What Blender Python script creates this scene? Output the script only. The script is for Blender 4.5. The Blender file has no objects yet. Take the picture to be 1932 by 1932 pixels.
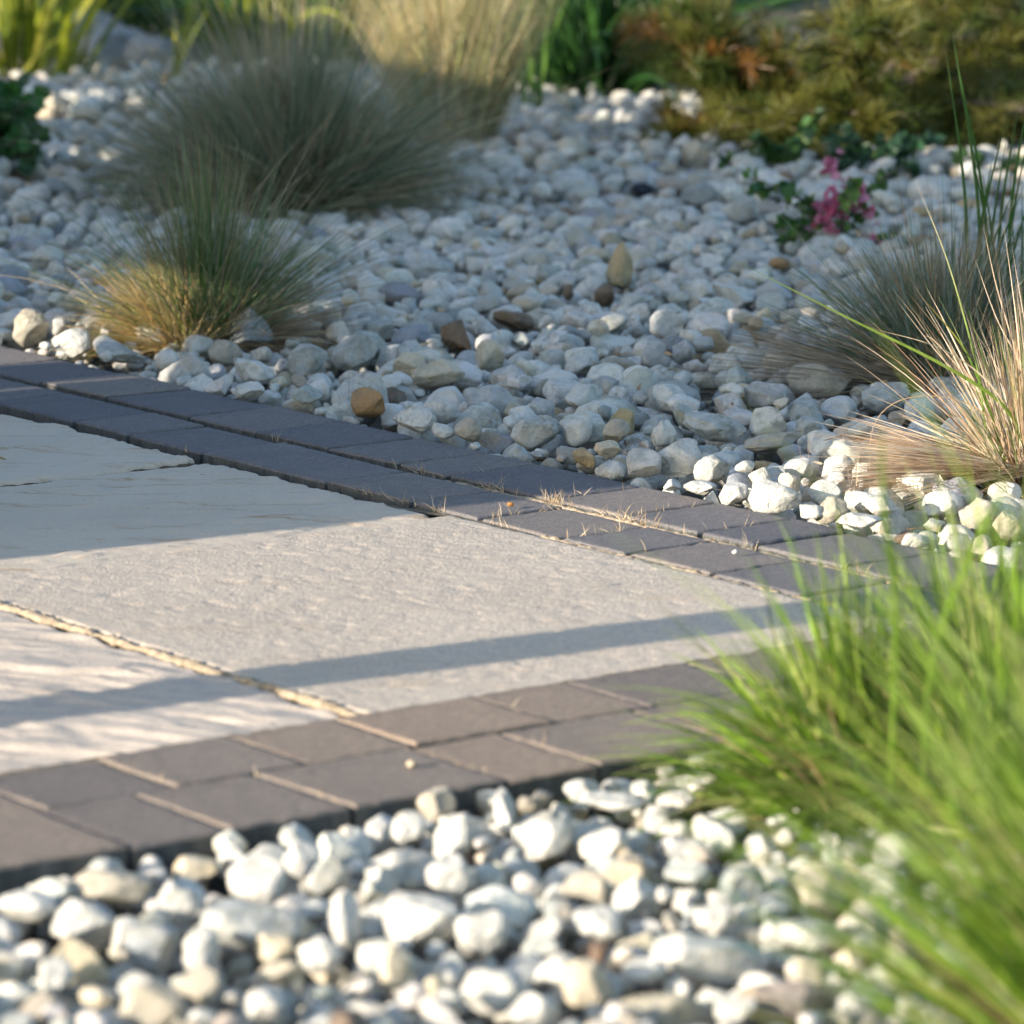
import bpy, math, random
import numpy as np

# ------------------------------------------------------------------ camera, sky, sun, exposure
C = bpy.context.scene.collection
SC = bpy.context.scene
FPX, CPX, YH = 8566.0, 966.0, -570.0          # focal length / centre / horizon of the view, in 1932-px units
PITCH = math.atan((CPX - YH) / FPX)
cam_d = bpy.data.cameras.new('camera'); cam = bpy.data.objects.new('camera', cam_d); C.objects.link(cam)
cam.location = (0, 0, 1.0); cam.rotation_euler = (math.pi/2 - PITCH, 0, 0)
cam_d.sensor_width = 36; cam_d.lens = FPX/1932*36; cam_d.clip_start = .1; cam_d.clip_end = 600
cam_d.dof.use_dof = True; cam_d.dof.focus_distance = 5.97; cam_d.dof.aperture_fstop = 6.8
SC.camera = cam
SUN_EL = math.radians(14); SD = np.array([-.857, -.515]); SD = SD/np.linalg.norm(SD)   # horizontal direction towards the sun
w = bpy.data.worlds.new('World'); SC.world = w; w.use_nodes = True
nt = w.node_tree; bg = nt.nodes['Background']
sky = nt.nodes.new('ShaderNodeTexSky'); sky.sky_type = 'NISHITA'; sky.sun_disc = False
sky.sun_elevation = SUN_EL; sky.sun_rotation = math.atan2(SD[0], SD[1]); sky.air_density = 1.0; sky.dust_density = 1.0; sky.ozone_density = 1.2
nt.links.new(sky.outputs[0], bg.inputs[0]); bg.inputs[1].default_value = 0.15
sl = bpy.data.lights.new('sun', 'SUN'); sun = bpy.data.objects.new('sun', sl); C.objects.link(sun)
sl.energy = 5.0; sl.angle = math.radians(.53); sl.color = (1.0, .86, .70)
from mathutils import Vector, Matrix
sv = Vector((SD[0]*math.cos(SUN_EL), SD[1]*math.cos(SUN_EL), math.sin(SUN_EL)))
sun.rotation_euler = sv.to_track_quat('Z', 'Y').to_euler(); sun.location = sv*20
SC.view_settings.view_transform = 'Standard'; SC.view_settings.look = 'None'
SC.view_settings.exposure = 1.05; SC.view_settings.gamma = 1
SC.cycles.max_bounces = 8; SC.cycles.transparent_max_bounces = 8

# ------------------------------------------------------------------ helpers
rng = np.random.default_rng(7); random.seed(7)
def ray(x, y):
    dx = (x-CPX)/FPX; dy = (CPX-y)/FPX
    return np.array([dx, math.cos(PITCH)+dy*math.sin(PITCH), -math.sin(PITCH)+dy*math.cos(PITCH)])
def P(x, y, z=0.0):
    d = ray(x, y); t = (z-1.0)/d[2]; return np.array([d[0]*t, d[1]*t, z])
def Q(x, y, Y):
    d = ray(x, y); t = Y/d[1]; return np.array([d[0]*t, Y, 1+d[2]*t])
def project(p):
    p = np.asarray(p, float); c, s = math.cos(PITCH), math.sin(PITCH)
    dz = p[..., 2]-1; depth = p[..., 1]*c - dz*s; up = p[..., 1]*s + dz*c
    return CPX+FPX*p[..., 0]/depth, CPX-FPX*up/depth, depth
TH = math.radians(-53)
U = np.array([math.cos(TH), math.sin(TH)]); V = np.array([-U[1], U[0]])
def uv2xy(u, v): return u*U[0]+v*V[0], u*U[1]+v*V[1]
NW = np.array([SD[1], -SD[0]])                                  # across the sun direction (w axis)
def tw(t, w_): return -SD*t + NW*w_                             # point at distance t along the shadows, w across them

def tag(o, label=None, cat=None, group=None, kind=None):
    if label: o['label'] = label
    if cat: o['category'] = cat
    if group: o['group'] = group
    if kind: o['kind'] = kind
    return o
def empty(name, loc, label, cat, group=None):
    o = bpy.data.objects.new(name, None); C.objects.link(o); o.location = [float(a) for a in loc]
    o.empty_display_size = .05
    return tag(o, label, cat, group)
def mesh(name, verts, faces, mat, parent=None, smooth=True, col=None, loc=None, mats=None, mi=None):
    """verts (n,3) array, faces (m,k) array with k = 3 or 4 (or a list of such arrays)"""
    me = bpy.data.meshes.new(name)
    verts = np.ascontiguousarray(verts, dtype=np.float32)
    fl = faces if isinstance(faces, list) else [faces]
    fl = [np.asarray(f, dtype=np.int32) for f in fl if len(f)]
    me.vertices.add(len(verts)); me.vertices.foreach_set('co', verts.ravel())
    loops = np.concatenate([f.ravel() for f in fl])
    sizes = np.concatenate([np.full(len(f), f.shape[1], dtype=np.int32) for f in fl])
    starts = np.concatenate([[0], np.cumsum(sizes)[:-1]]).astype(np.int32)
    me.loops.add(len(loops)); me.loops.foreach_set('vertex_index', loops)
    me.polygons.add(len(sizes)); me.polygons.foreach_set('loop_start', starts)
    me.update(calc_edges=True); me.validate()
    me.polygons.foreach_set('use_smooth', np.full(len(me.polygons), smooth))
    for m in (mats or [mat]): me.materials.append(m)
    if mi is not None and len(mi) == len(me.polygons): me.polygons.foreach_set('material_index', np.asarray(mi, dtype=np.int32))
    if col is not None:
        a = me.attributes.new('col', 'FLOAT_COLOR', 'POINT')
        c4 = np.ones((len(verts), 4), dtype=np.float32); c4[:, :col.shape[1]] = col
        a.data.foreach_set('color', c4.ravel())
    o = bpy.data.objects.new(name, me); C.objects.link(o)
    if parent is not None: o.parent = parent
    if loc is not None: o.location = [float(a) for a in loc]
    return o

def hash2(ix, iy, seed):
    h = (ix.astype(np.int64)*374761393 + iy.astype(np.int64)*668265263 + seed*1442695041) & 0xffffffff
    h = ((h ^ (h >> 13))*1274126177) & 0xffffffff
    return ((h ^ (h >> 16)) & 0xffff)/65535.0
def vn(x, y, seed=0):
    x0 = np.floor(x); y0 = np.floor(y); fx = x-x0; fy = y-y0
    fx = fx*fx*(3-2*fx); fy = fy*fy*(3-2*fy)
    a = hash2(x0, y0, seed); b = hash2(x0+1, y0, seed); c = hash2(x0, y0+1, seed); d = hash2(x0+1, y0+1, seed)
    return (a*(1-fx)+b*fx)*(1-fy)+(c*(1-fx)+d*fx)*fy
def fbm(x, y, seed=0, o=4):
    s = 0; a = .5; n = 0
    for k in range(o):
        s = s+a*vn(x, y, seed+k*17); n += a; a *= .5; x = x*2.03+5.1; y = y*2.03+1.7
    return s/n

# ------------------------------------------------------------------ materials
def mat(name):
    m = bpy.data.materials.new(name); m.use_nodes = True; t = m.node_tree
    return m, t, t.nodes['Principled BSDF'], t.nodes.new, t.links.new
def noise(t, scale, detail=4, rough=.6, vec=None, dist=0):
    n = t.nodes.new('ShaderNodeTexNoise'); n.inputs['Scale'].default_value = scale; n.inputs['Detail'].default_value = detail
    n.inputs['Roughness'].default_value = rough; n.inputs['Distortion'].default_value = dist
    if vec is not None: t.links.new(vec, n.inputs['Vector'])
    return n
def ramp(t, src, stops):
    r = t.nodes.new('ShaderNodeValToRGB'); e = r.color_ramp.elements
    e[0].position, e[0].color = stops[0][0], (*stops[0][1], 1); e[1].position, e[1].color = stops[-1][0], (*stops[-1][1], 1)
    for p_, c_ in stops[1:-1]: k = e.new(p_); k.color = (*c_, 1)
    t.links.new(src, r.inputs[0]); return r
def mix(t, a, b, f, mode='MIX'):
    m = t.nodes.new('ShaderNodeMix'); m.data_type = 'RGBA'; m.blend_type = mode
    for s_, v_ in ((m.inputs[0], f), (m.inputs[6], a), (m.inputs[7], b)):
        if isinstance(v_, (float, int)): s_.default_value = v_
        elif isinstance(v_, tuple): s_.default_value = (*v_, 1)
        else: t.links.new(v_, s_)
    return m.outputs[2]
def bump(t, h, strength, dist, base=None):
    b = t.nodes.new('ShaderNodeBump'); b.inputs['Strength'].default_value = strength; b.inputs['Distance'].default_value = dist
    t.links.new(h, b.inputs['Height'])
    if base is not None: t.links.new(base, b.inputs['Normal'])
    return b.outputs[0]
def coord(t, kind='Object', scale=None):
    c = t.nodes.new('ShaderNodeTexCoord').outputs[kind]
    if scale:
        m = t.nodes.new('ShaderNodeMapping'); m.inputs['Scale'].default_value = scale; t.links.new(c, m.inputs[0]); c = m.outputs[0]
    return c

def pebble_material():
    m, t, p, N, L = mat('marble_pebble')
    at = N('ShaderNodeAttribute'); at.attribute_name = 'col'
    of = N('ShaderNodeVectorMath'); of.operation = 'MULTIPLY_ADD'                     # every stone its own piece of the pattern
    L(at.outputs['Color'], of.inputs[0]); of.inputs[1].default_value = (31, 57, 83); L(coord(t), of.inputs[2])
    v = of.outputs[0]
    n1 = noise(t, 26, 5, .62, v, .6)
    r1 = ramp(t, n1.outputs[0], [(.34, (.66, .69, .69)), (.5, (1, 1, 1)), (.68, (.95, .90, .80))])
    c = mix(t, at.outputs['Color'], r1.outputs[0], 1.0, 'MULTIPLY')
    n2 = noise(t, 60, 6, .7, v, 1.5)                                                  # thin grey-green dirt in the veins
    r2 = ramp(t, n2.outputs[0], [(.49, (0, 0, 0)), (.60, (1, 1, 1))])
    n3 = noise(t, 17, 3, .5, v); r3 = ramp(t, n3.outputs[0], [(.47, (0, 0, 0)), (.62, (1, 1, 1))])
    f = N('ShaderNodeMath'); f.operation = 'MULTIPLY'; L(r2.outputs[0], f.inputs[0]); L(r3.outputs[0], f.inputs[1])
    f2 = N('ShaderNodeMath'); f2.operation = 'MULTIPLY'; L(f.outputs[0], f2.inputs[0]); f2.inputs[1].default_value = .62
    c = mix(t, c, (.17, .17, .125), f2.outputs[0])
    n4 = noise(t, 11, 3, .5, v, .4); r4 = ramp(t, n4.outputs[0], [(.56, (0, 0, 0)), (.70, (1, 1, 1))])    # ochre stains
    f3 = N('ShaderNodeMath'); f3.operation = 'MULTIPLY'; L(r4.outputs[0], f3.inputs[0]); f3.inputs[1].default_value = .42
    c = mix(t, c, (.50, .34, .14), f3.outputs[0])
    n5 = noise(t, 420, 2, .5, v); r5 = ramp(t, n5.outputs[0], [(.63, (1, 1, 1)), (.72, (.55, .55, .5))])
    c = mix(t, c, r5.outputs[0], .6, 'MULTIPLY')
    n6 = noise(t, 34, 5, .65, v, 2.2); r6 = ramp(t, n6.outputs[0], [(.49, (1, 1, 1)), (.505, (.62, .62, .59)), (.52, (1, 1, 1))]); c = mix(t, c, r6.outputs[0], .6, 'MULTIPLY')
    L(c, p.inputs['Base Color']); p.inputs['Roughness'].default_value = .62
    p.inputs['Specular IOR Level'].default_value = .35
    p.inputs['Subsurface Weight'].default_value = 0.0
    b1 = bump(t, noise(t, 70, 5, .65, v, .8).outputs[0], .8, .006)
    b2 = bump(t, noise(t, 420, 3, .6, v).outputs[0], .35, .0008, b1)
    L(b2, p.inputs['Normal'])
    return m
def blade_material(name, rough=.5, trans=.35):
    m, t, p, N, L = mat(name)
    at = N('ShaderNodeAttribute'); at.attribute_name = 'col'
    n = noise(t, 55, 2, .5, coord(t)); r = ramp(t, n.outputs[0], [(.3, (.78, .78, .78)), (.7, (1.15, 1.15, 1.15))])
    c = mix(t, at.outputs['Color'], r.outputs[0], 1.0, 'MULTIPLY')
    L(c, p.inputs['Base Color']); p.inputs['Roughness'].default_value = rough; p.inputs['Specular IOR Level'].default_value = .4
    tr = N('ShaderNodeBsdfTranslucent'); L(c, tr.inputs[0])
    mx = N('ShaderNodeMixShader'); mx.inputs[0].default_value = trans
    L(p.outputs[0], mx.inputs[1]); L(tr.outputs[0], mx.inputs[2]); L(mx.outputs[0], t.nodes['Material Output'].inputs[0])
    return m
def concrete(name, c1, c2, spk, fine=700, bs=.6):
    m, t, p, N, L = mat(name); v = coord(t)
    oi = N('ShaderNodeObjectInfo')
    n1 = noise(t, 7, 5, .6, v); r = ramp(t, n1.outputs[0], [(.3, c1), (.7, c2)])
    rr = ramp(t, oi.outputs['Random'], [(0, (.76, .79, .86)), (.5, (1, 1, 1)), (1, (1.26, 1.17, 1.07))])
    c = mix(t, r.outputs[0], rr.outputs[0], 1.0, 'MULTIPLY')
    n2 = noise(t, fine, 2, .6, v); r2 = ramp(t, n2.outputs[0], [(.30, (.45, .45, .45)), (.5, (1, 1, 1)), (.72, (1.7, 1.65, 1.55))])
    c = mix(t, c, r2.outputs[0], spk, 'MULTIPLY')
    n3 = noise(t, 130, 3, .6, v); r3 = ramp(t, n3.outputs[0], [(.35, (.82, .82, .84)), (.65, (1.12, 1.1, 1.06))])
    c = mix(t, c, r3.outputs[0], .7, 'MULTIPLY')
    L(c, p.inputs['Base Color']); p.inputs['Roughness'].default_value = .9; p.inputs['Specular IOR Level'].default_value = .2
    b = bump(t, noise(t, fine*.8, 3, .6, v).outputs[0], bs, .0016)
    L(bump(t, n3.outputs[0], bs*.6, .002, b), p.inputs['Normal'])
    return m
M = {}
M['pebble'] = pebble_material()
M['blade'] = blade_material('grass_blade', .5, .26); M['dry'] = blade_material('dry_grass', .6, .25); M['leaf'] = blade_material('leaf', .4, .3)
M['paver'] = concrete('charcoal_concrete', (.142, .143, .155), (.200, .193, .196), .85)
M['paver_tan'] = concrete('weathered_concrete', (.19, .166, .148), (.26, .225, .196), .7)
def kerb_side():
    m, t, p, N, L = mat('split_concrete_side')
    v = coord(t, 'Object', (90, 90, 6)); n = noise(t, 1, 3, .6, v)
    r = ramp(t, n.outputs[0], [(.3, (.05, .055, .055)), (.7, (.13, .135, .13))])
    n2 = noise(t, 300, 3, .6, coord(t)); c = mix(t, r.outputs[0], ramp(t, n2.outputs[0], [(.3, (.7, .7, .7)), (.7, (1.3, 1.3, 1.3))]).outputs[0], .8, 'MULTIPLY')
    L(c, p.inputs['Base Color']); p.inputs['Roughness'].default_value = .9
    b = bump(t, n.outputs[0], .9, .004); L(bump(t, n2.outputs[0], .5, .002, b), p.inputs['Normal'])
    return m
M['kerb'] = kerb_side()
def slab_material(name, base, stain, grit):
    m, t, p, N, L = mat(name); v = coord(t)
    n1 = noise(t, 3.5, 5, .6, v); c = ramp(t, n1.outputs[0], [(.3, tuple(a*.93 for a in base)), (.7, tuple(min(1, a*1.06) for a in base))]).outputs[0]
    mp = N('ShaderNodeMapping'); mp.inputs['Rotation'].default_value = (0, 0, math.radians(-37)); mp.inputs['Scale'].default_value = (3.0, 17, 1)
    L(v, mp.inputs[0])
    n2 = noise(t, 1.6, 6, .68, mp.outputs[0], .8); r2 = ramp(t, n2.outputs[0], [(.55, (0, 0, 0)), (.70, (1, 1, 1))])
    f = N('ShaderNodeMath'); f.operation = 'MULTIPLY'; L(r2.outputs[0], f.inputs[0]); f.inputs[1].default_value = stain
    c = mix(t, c, (.40, .27, .15), f.outputs[0])
    n3 = noise(t, 230, 4, .65, v); r3 = ramp(t, n3.outputs[0], [(.3, (.70, .72, .76)), (.55, (1, 1, 1)), (.75, (1.14, 1.12, 1.08))])
    c = mix(t, c, r3.outputs[0], grit, 'MULTIPLY')
    n4 = noise(t, 60, 3, .5, v); r4 = ramp(t, n4.outputs[0], [(.67, (1, 1, 1)), (.74, (.55, .56, .6))])
    c = mix(t, c, r4.outputs[0], grit*.8, 'MULTIPLY')
    L(c, p.inputs['Base Color']); p.inputs['Roughness'].default_value = .85; p.inputs['Specular IOR Level'].default_value = .25
    b = bump(t, n3.outputs[0], .30+.6*grit, .0014+.0008*grit); L(bump(t, n4.outputs[0], .3*grit, .002, b), p.inputs['Normal'])
    return m
M['slab_smooth'] = slab_material('riven_sandstone', (.56, .49, .40), 1.0, .4)
M['slab_grit'] = slab_material('gritty_sandstone', (.56, .49, .405), .30, 1.0)
M['slab_ripple'] = slab_material('rippled_sandstone', (.50, .445, .385), .25, .6)
def simple(name, c1, c2, scale, bs=.5, bd=.004, rough=.9):
    m, t, p, N, L = mat(name); v = coord(t); n = noise(t, scale, 6, .65, v)
    L(ramp(t, n.outputs[0], [(.3, c1), (.7, c2)]).outputs[0], p.inputs['Base Color']); p.inputs['Roughness'].default_value = rough
    L(bump(t, n.outputs[0], bs, bd), p.inputs['Normal']); return m
M['sand'] = simple('joint_sand', (.07, .06, .045), (.26, .205, .14), 160)
M['mortar'] = simple('pale_mortar', (.15, .12, .08), (.50, .42, .31), 90, .9, .004)
M['soil'] = simple('grit_soil', (.07, .06, .045), (.20, .18, .15), 45)
M['bark'] = simple('twig_bark', (.07, .05, .04), (.19, .15, .12), 60)
M['timber'] = simple('weathered_timber', (.16, .11, .07), (.28, .20, .13), 12, .3)
M['crumb'] = simple('seed_husk', (.30, .14, .04), (.42, .20, .06), 200)

# ------------------------------------------------------------------ ground
def grid(x, y, z):
    ny, nx = len(y), len(x)
    i = np.arange(ny*nx).reshape(ny, nx)
    return np.stack([i[:-1, :-1].ravel(), i[:-1, 1:].ravel(), i[1:, 1:].ravel(), i[1:, :-1].ravel()], 1)
xs = np.concatenate([[-250, -60, -15], np.linspace(-5, 5, 60), [15, 60, 250]]); ys = np.concatenate([[-200, -30, -5], np.linspace(0, 17, 100), [30, 80, 400]])
XX, YY = np.meshgrid(xs, ys); ZZ = -.075 + .012*fbm(XX*1.5, YY*1.5, 3) + .02*np.clip((YY-12)/3, 0, 3)
tag(mesh('ground', np.stack([XX.ravel(), YY.ravel(), ZZ.ravel()], 1), grid(xs, ys, 0), M['soil']), kind='structure')

# ------------------------------------------------------------------ patio: slabs, pavers, joints
def stone_block(name, u0, u1, v0, v1, top, thick, mtop, mside, height, res=.004, edge=.0012, er=.003, seed=0, tilt=(0, 0)):
    """a paving unit: gridded top with its own relief, worn uneven edges and sides down to its bed"""
    def axis(a, b):
        e = np.array([0, .0009, .0025, .005, .009]); n = max(3, int((b-a-.018)/res))
        return np.concatenate([a+e[:-1], np.linspace(a+.009, b-.009, n), b-e[:-1][::-1]])
    ua, va = axis(u0, u1), axis(v0, v1); uu, vv = np.meshgrid(ua, va)
    d = np.minimum.reduce([uu-u0, u1-uu, vv-v0, v1-vv])
    cd = np.clip(1-d/er, 0, 1); z = top+height(uu, vv)-er*(1-np.sqrt(1-cd*cd*.98))
    z = z + tilt[0]*(uu-(u0+u1)/2)+tilt[1]*(vv-(v0+v1)/2)
    k = np.clip(1-d/.012, 0, 1)
    nu = (fbm(vv*60, uu*60, seed+1, 4)-.5)*2*edge+(fbm(vv*7, uu*7, seed+5, 2)-.5)*2*edge; nv = (fbm(uu*60, vv*60, seed+2, 4)-.5)*2*edge+(fbm(uu*7, vv*7, seed+6, 2)-.5)*2*edge
    z = z-k*np.abs(fbm(uu*70, vv*70, seed+3, 3)-.45)*edge*2.2
    um, vm = (u0+u1)/2, (v0+v1)/2
    uu2 = uu+k*(nu*1.6-np.sign(uu-um)*edge*.4); vv2 = vv+k*(nv*1.6-np.sign(vv-vm)*edge*.4)
    X, Y = uv2xy(uu2, vv2); ny, nx = X.shape
    i = np.arange(ny*nx).reshape(ny, nx)
    top_f = np.stack([i[:-1, :-1].ravel(), i[:-1, 1:].ravel(), i[1:, 1:].ravel(), i[1:, :-1].ravel()], 1)
    ring = np.concatenate([i[0, :-1], i[:-1, -1], i[-1, :0:-1], i[:0:-1, 0]])
    vt = np.stack([X.ravel(), Y.ravel(), z.ravel()], 1)
    m1 = vt[ring].copy(); m1[:, 2] -= thick*.1; m2 = vt[ring].copy(); m2[:, 2] = top-thick
    nb = len(ring); o1 = len(vt); o2 = o1+nb
    a = np.arange(nb); b = (a+1) % nb
    m0 = vt[ring].copy(); o0 = len(vt); 
    allv = np.concatenate([vt, m0, m1, m2]); o1 = o0+nb; o2 = o1+nb
    s = np.concatenate([np.stack([o0+b, o0+a, o1+a, o1+b], 1), np.stack([o1+b, o1+a, o2+a, o2+b], 1)])
    cx, cy = uv2xy(um, vm); allv = allv-np.array([cx, cy, top-thick])
    f = np.concatenate([top_f, s]); mi = np.concatenate([np.zeros(len(top_f)), np.ones(len(s))])
    return mesh(name, allv, f, None, mats=[mtop, mside], mi=mi, loc=(cx, cy, top-thick))

def h_grit(u, v): return .0022*(fbm(u*9, v*9, 11, 3)-.5)+.0012*(fbm(u*120, v*120, 12, 3)-.5)-.0010*np.clip(fbm(u*60, v*60, 14, 2)-.62, 0, 1)*6
def h_riven(seed):
    def h(u, v):
        f = fbm(u*16+1.5*fbm(u*3, v*3, seed+9), v*3.2, seed, 5)*5; q = np.floor(f)+np.clip((f-np.floor(f)-.42)*7, 0, 1)
        return .0022*(q-2.5)+.0010*(fbm(u*60, v*60, seed+3, 3)-.5)
    return h
def h_ripple(u, v):
    a = u*.5-v*.85; b = u*.85+v*.5; wv = fbm(a*4, b*4, 31, 3)*9
    f = np.sin(a*60+wv*1.6)*.25+(.5-np.abs(fbm(a*26+wv*.2, b*6, 36, 4)-.5)*6)*.9
    return .0060*f*(.30+fbm(a*7, b*7, 35, 3))+.0012*(fbm(u*45, v*45, 33, 3)-.5)
slabs = [
 ('sandstone_slab', -5.046, -4.506, 2.45, 3.288, -.008, 'slab_smooth', h_riven(41), 'pale smooth sandstone slab in full shade, right of the short cross joint by the edging', .006),
 ('sandstone_slab', -4.500, -3.631, 2.562, 3.297, -.003, 'slab_grit', h_grit, 'large sunlit gritty beige slab in the middle, ending at both dark edgings', .0035),
 ('sandstone_slab', -4.500, -3.631, 1.70, 2.549, -.006, 'slab_ripple', h_ripple, 'rippled pinkish beige slab at the left edge in front of the mortar strip', .0035),
 ('sandstone_slab', -5.80, -5.055, 2.45, 3.284, -.006, 'slab_smooth', h_riven(57), 'pale riven sandstone slab at the left edge, farthest of the four slabs', .006),
]
for k, (nm, u0, u1, v0, v1, top, mt, hf, lab, ed) in enumerate(slabs):
    o = stone_block(nm, u0, u1, v0, v1, top, .045, M[mt], M['sand'], hf, res=.0042, edge=ed*.55, er=.006, seed=100+k*7)
    tag(o, lab, 'paving slab', 'pale sandstone slabs of the terrace')
# the terrace beyond the left edge of the picture
for k, (u0, u1, v0, v1) in enumerate([(-6.6, -5.806, 2.45, 3.284), (-5.0, -4.506, 1.65, 2.443), (-5.8, -5.006, 1.65, 2.443), (-4.5, -3.631, .9, 1.694)]):
    o = stone_block('sandstone_slab', u0, u1, v0, v1, -.006, .045, M['slab_smooth'], M['sand'], h_riven(70+k), res=.012, edge=.002, er=.006, seed=150+k*7)
    tag(o, 'pale sandstone slab wholly outside the left edge of the photo, '+['farthest', 'second farthest', 'left of that one', 'nearest'][k], 'paving slab', 'sandstone slabs beyond the left edge')

def h_pav(seed):
    return lambda u, v: .0010*(fbm(u*12, v*12, seed, 2)-.5)+.0007*(fbm(u*150, v*150, seed+4, 3)-.5)
ORD = ['first', 'second', 'third', 'fourth', 'fifth', 'sixth', 'seventh', 'eighth', 'ninth', 'tenth', 'eleventh', 'twelfth', 'thirteenth', 'fourteenth', 'fifteenth', 'sixteenth']
def paver_row(along, joints, a0, a1, rowname, grp, top0, skip, g=.0050, seed=0):
    n = 0
    for k in range(len(joints)-1):
        j0, j1 = joints[k]+g/2, joints[k+1]-g/2
        u0, u1, v0, v1 = (j0, j1, a0, a1) if along == 'u' else (a0, a1, j0, j1)
        r = rng.normal(0, 1, 3)
        o = stone_block('paving_block', u0, u1, v0, v1, top0+.0009*r[0], .075, M['paver'] if along == 'u' else M['paver_tan'], M['kerb'], h_pav(seed+k), res=.005, edge=.0013, er=.0035, seed=seed+k*5, tilt=(.004*r[1], .006*r[2]))
        if k < skip: tag(o, f'charcoal block outside the left edge, {ORD[k]} in {rowname}', 'paving block', grp)
        else:
            tag(o, f'charcoal block, {ORD[n]} from the left in {rowname}', 'paving block', grp); n += 1
GF, GN = 'charcoal blocks of the far edging', 'charcoal blocks of the near edging'
Jin = [-6.42, -6.22, -6.05, -5.86, -5.64, -5.412, -5.27, -5.084, -4.79, -4.60, -4.454, -4.287, -4.16, -4.0, -3.84, -3.70, -3.55, -3.40, -3.318]
Jout = [-6.50, -6.30, -6.08, -5.93, -5.747, -5.56, -5.34, -5.168, -4.993, -4.833, -4.718, -4.50, -4.347, -4.20, -4.097, -3.935, -3.78, -3.62, -3.47, -3.318]
paver_row('u', Jin, 3.305, 3.4370, 'the slab-side row of the far edging', GF, -.0015, 3, seed=200, g=.007)
paver_row('u', Jout, 3.4510, 3.600, 'the gravel-side row of the far edging', GF, .0015, 3, seed=300, g=.007)
Nin = [1.2, 1.4, 1.56, 1.75, 1.93, 2.09, 2.233, 2.382, 2.508, 2.68, 2.80, 2.96, 3.13, 3.30]
Nout = [1.2, 1.38, 1.55, 1.72, 1.93, 2.078, 2.183, 2.318, 2.495, 2.605, 2.77, 2.94, 3.11, 3.30]
paver_row('v', Nin, -3.6255, -3.485, 'the slab-side row of the near edging', GN, .001, 4, seed=400, g=.0032)
paver_row('v', Nout, -3.480, -3.318, 'the gravel-side row of the near edging', GN, .001, 4, seed=500, g=.0032)

# joint sand under and between the blocks: low on the shaded left, full of straw-coloured grit on the right
def joint_sheet(name, u0, u1, v0, v1, f, res=.008):
    ua = np.arange(u0, u1, res); va = np.arange(v0, v1, res); uu, vv = np.meshgrid(ua, va); X, Y = uv2xy(uu, vv)
    z = f(uu, vv)+.004*(fbm(uu*60, vv*60, 5, 3)-.5)
    return tag(mesh(name, np.stack([X.ravel(), Y.ravel(), z.ravel()], 1), grid(ua, va, 0), M['sand']), kind='structure')
joint_sheet('joint_sand', -6.5, -3.325, 3.29, 3.594, lambda u, v: -.030+.024*np.clip((u+4.85)/.35, 0, 1)**.6)
joint_sheet('joint_sand', -3.64, -3.325, 1.2, 3.286, lambda u, v: -.0028+0*u)
joint_sheet('joint_sand', -6.6, -3.645, .9, 3.286, lambda u, v: -.024+0*u, .03)

def tube(pts, rad, ns=8, flat=1.0):
    pts = np.asarray(pts, float); n = len(pts); rad = np.broadcast_to(np.asarray(rad, float), (n,))
    tg = np.gradient(pts, axis=0); tg /= np.linalg.norm(tg, axis=1)[:, None]+1e-9
    up = np.tile([0, 0, 1.0], (n, 1)); sd = np.cross(tg, up); bad = np.linalg.norm(sd, axis=1) < .1; sd[bad] = [1, 0, 0]
    sd /= np.linalg.norm(sd, axis=1)[:, None]; up = np.cross(sd, tg)
    a = np.linspace(0, 2*np.pi, ns, endpoint=False)
    v = pts[:, None]+(np.cos(a)[None, :, None]*sd[:, None]+np.sin(a)[None, :, None]*up[:, None]*flat)*rad[:, None, None]
    i = np.arange(n*ns).reshape(n, ns); j = np.roll(i, -1, 1)
    return v.reshape(-1, 3), np.stack([i[:-1].ravel(), j[:-1].ravel(), j[1:].ravel(), i[1:].ravel()], 1)
def rough_bead(name, path_uv, rad, label, cat, matl, seed):
    n = 260; s = np.linspace(0, 1, n); pu = np.interp(s, np.linspace(0, 1, len(path_uv)), [a for a, b in path_uv]); pv = np.interp(s, np.linspace(0, 1, len(path_uv)), [b for a, b in path_uv])
    pv = pv+(fbm(s*14, s*0, seed, 3)-.5)*.006
    X, Y = uv2xy(pu, pv); end = np.clip(np.minimum(s, 1-s)*60, 0.05, 1)**.5
    r = rad*(.65+.7*fbm(s*22, s*0+3, seed+1, 3))*end
    v, f = tube(np.stack([X, Y, np.full(n, -.0070)+.0015*(fbm(s*16, s*0, seed+2, 2)-.5)], 1), r, 12, .75)
    v = v+(np.stack([fbm(v[:, 0]*130, v[:, 1]*130+v[:, 2]*90, seed+k, 3)-.5 for k in range(3)], 1))*.0055
    o = mesh(name, v, f, matl); tag(o, label, cat); return o
rough_bead('mortar_strip', [(-4.49, 2.5555), (-4.2, 2.5565), (-3.9, 2.5545), (-3.628, 2.556)], .0066, 'pale lumpy mortar strip filling the long joint between the two front slabs', 'mortar strip', M['mortar'], 61)
rough_bead('mortar_strip', [(-4.33, 3.3010), (-4.1, 3.3012), (-3.9, 3.3005), (-3.70, 3.301)], .0042, 'straw coloured crumbly mortar between the sunlit gritty slab and the far edging', 'mortar strip', M['mortar'], 62)

rough_bead('joint_crumbs', [(-4.72, 3.4435), (-4.4, 3.4440), (-4.0, 3.4432), (-3.6, 3.444)], .0052, 'straw coloured crumbs filling the joint between the two rows of the far edging', 'joint filling', M['mortar'], 63)
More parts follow.
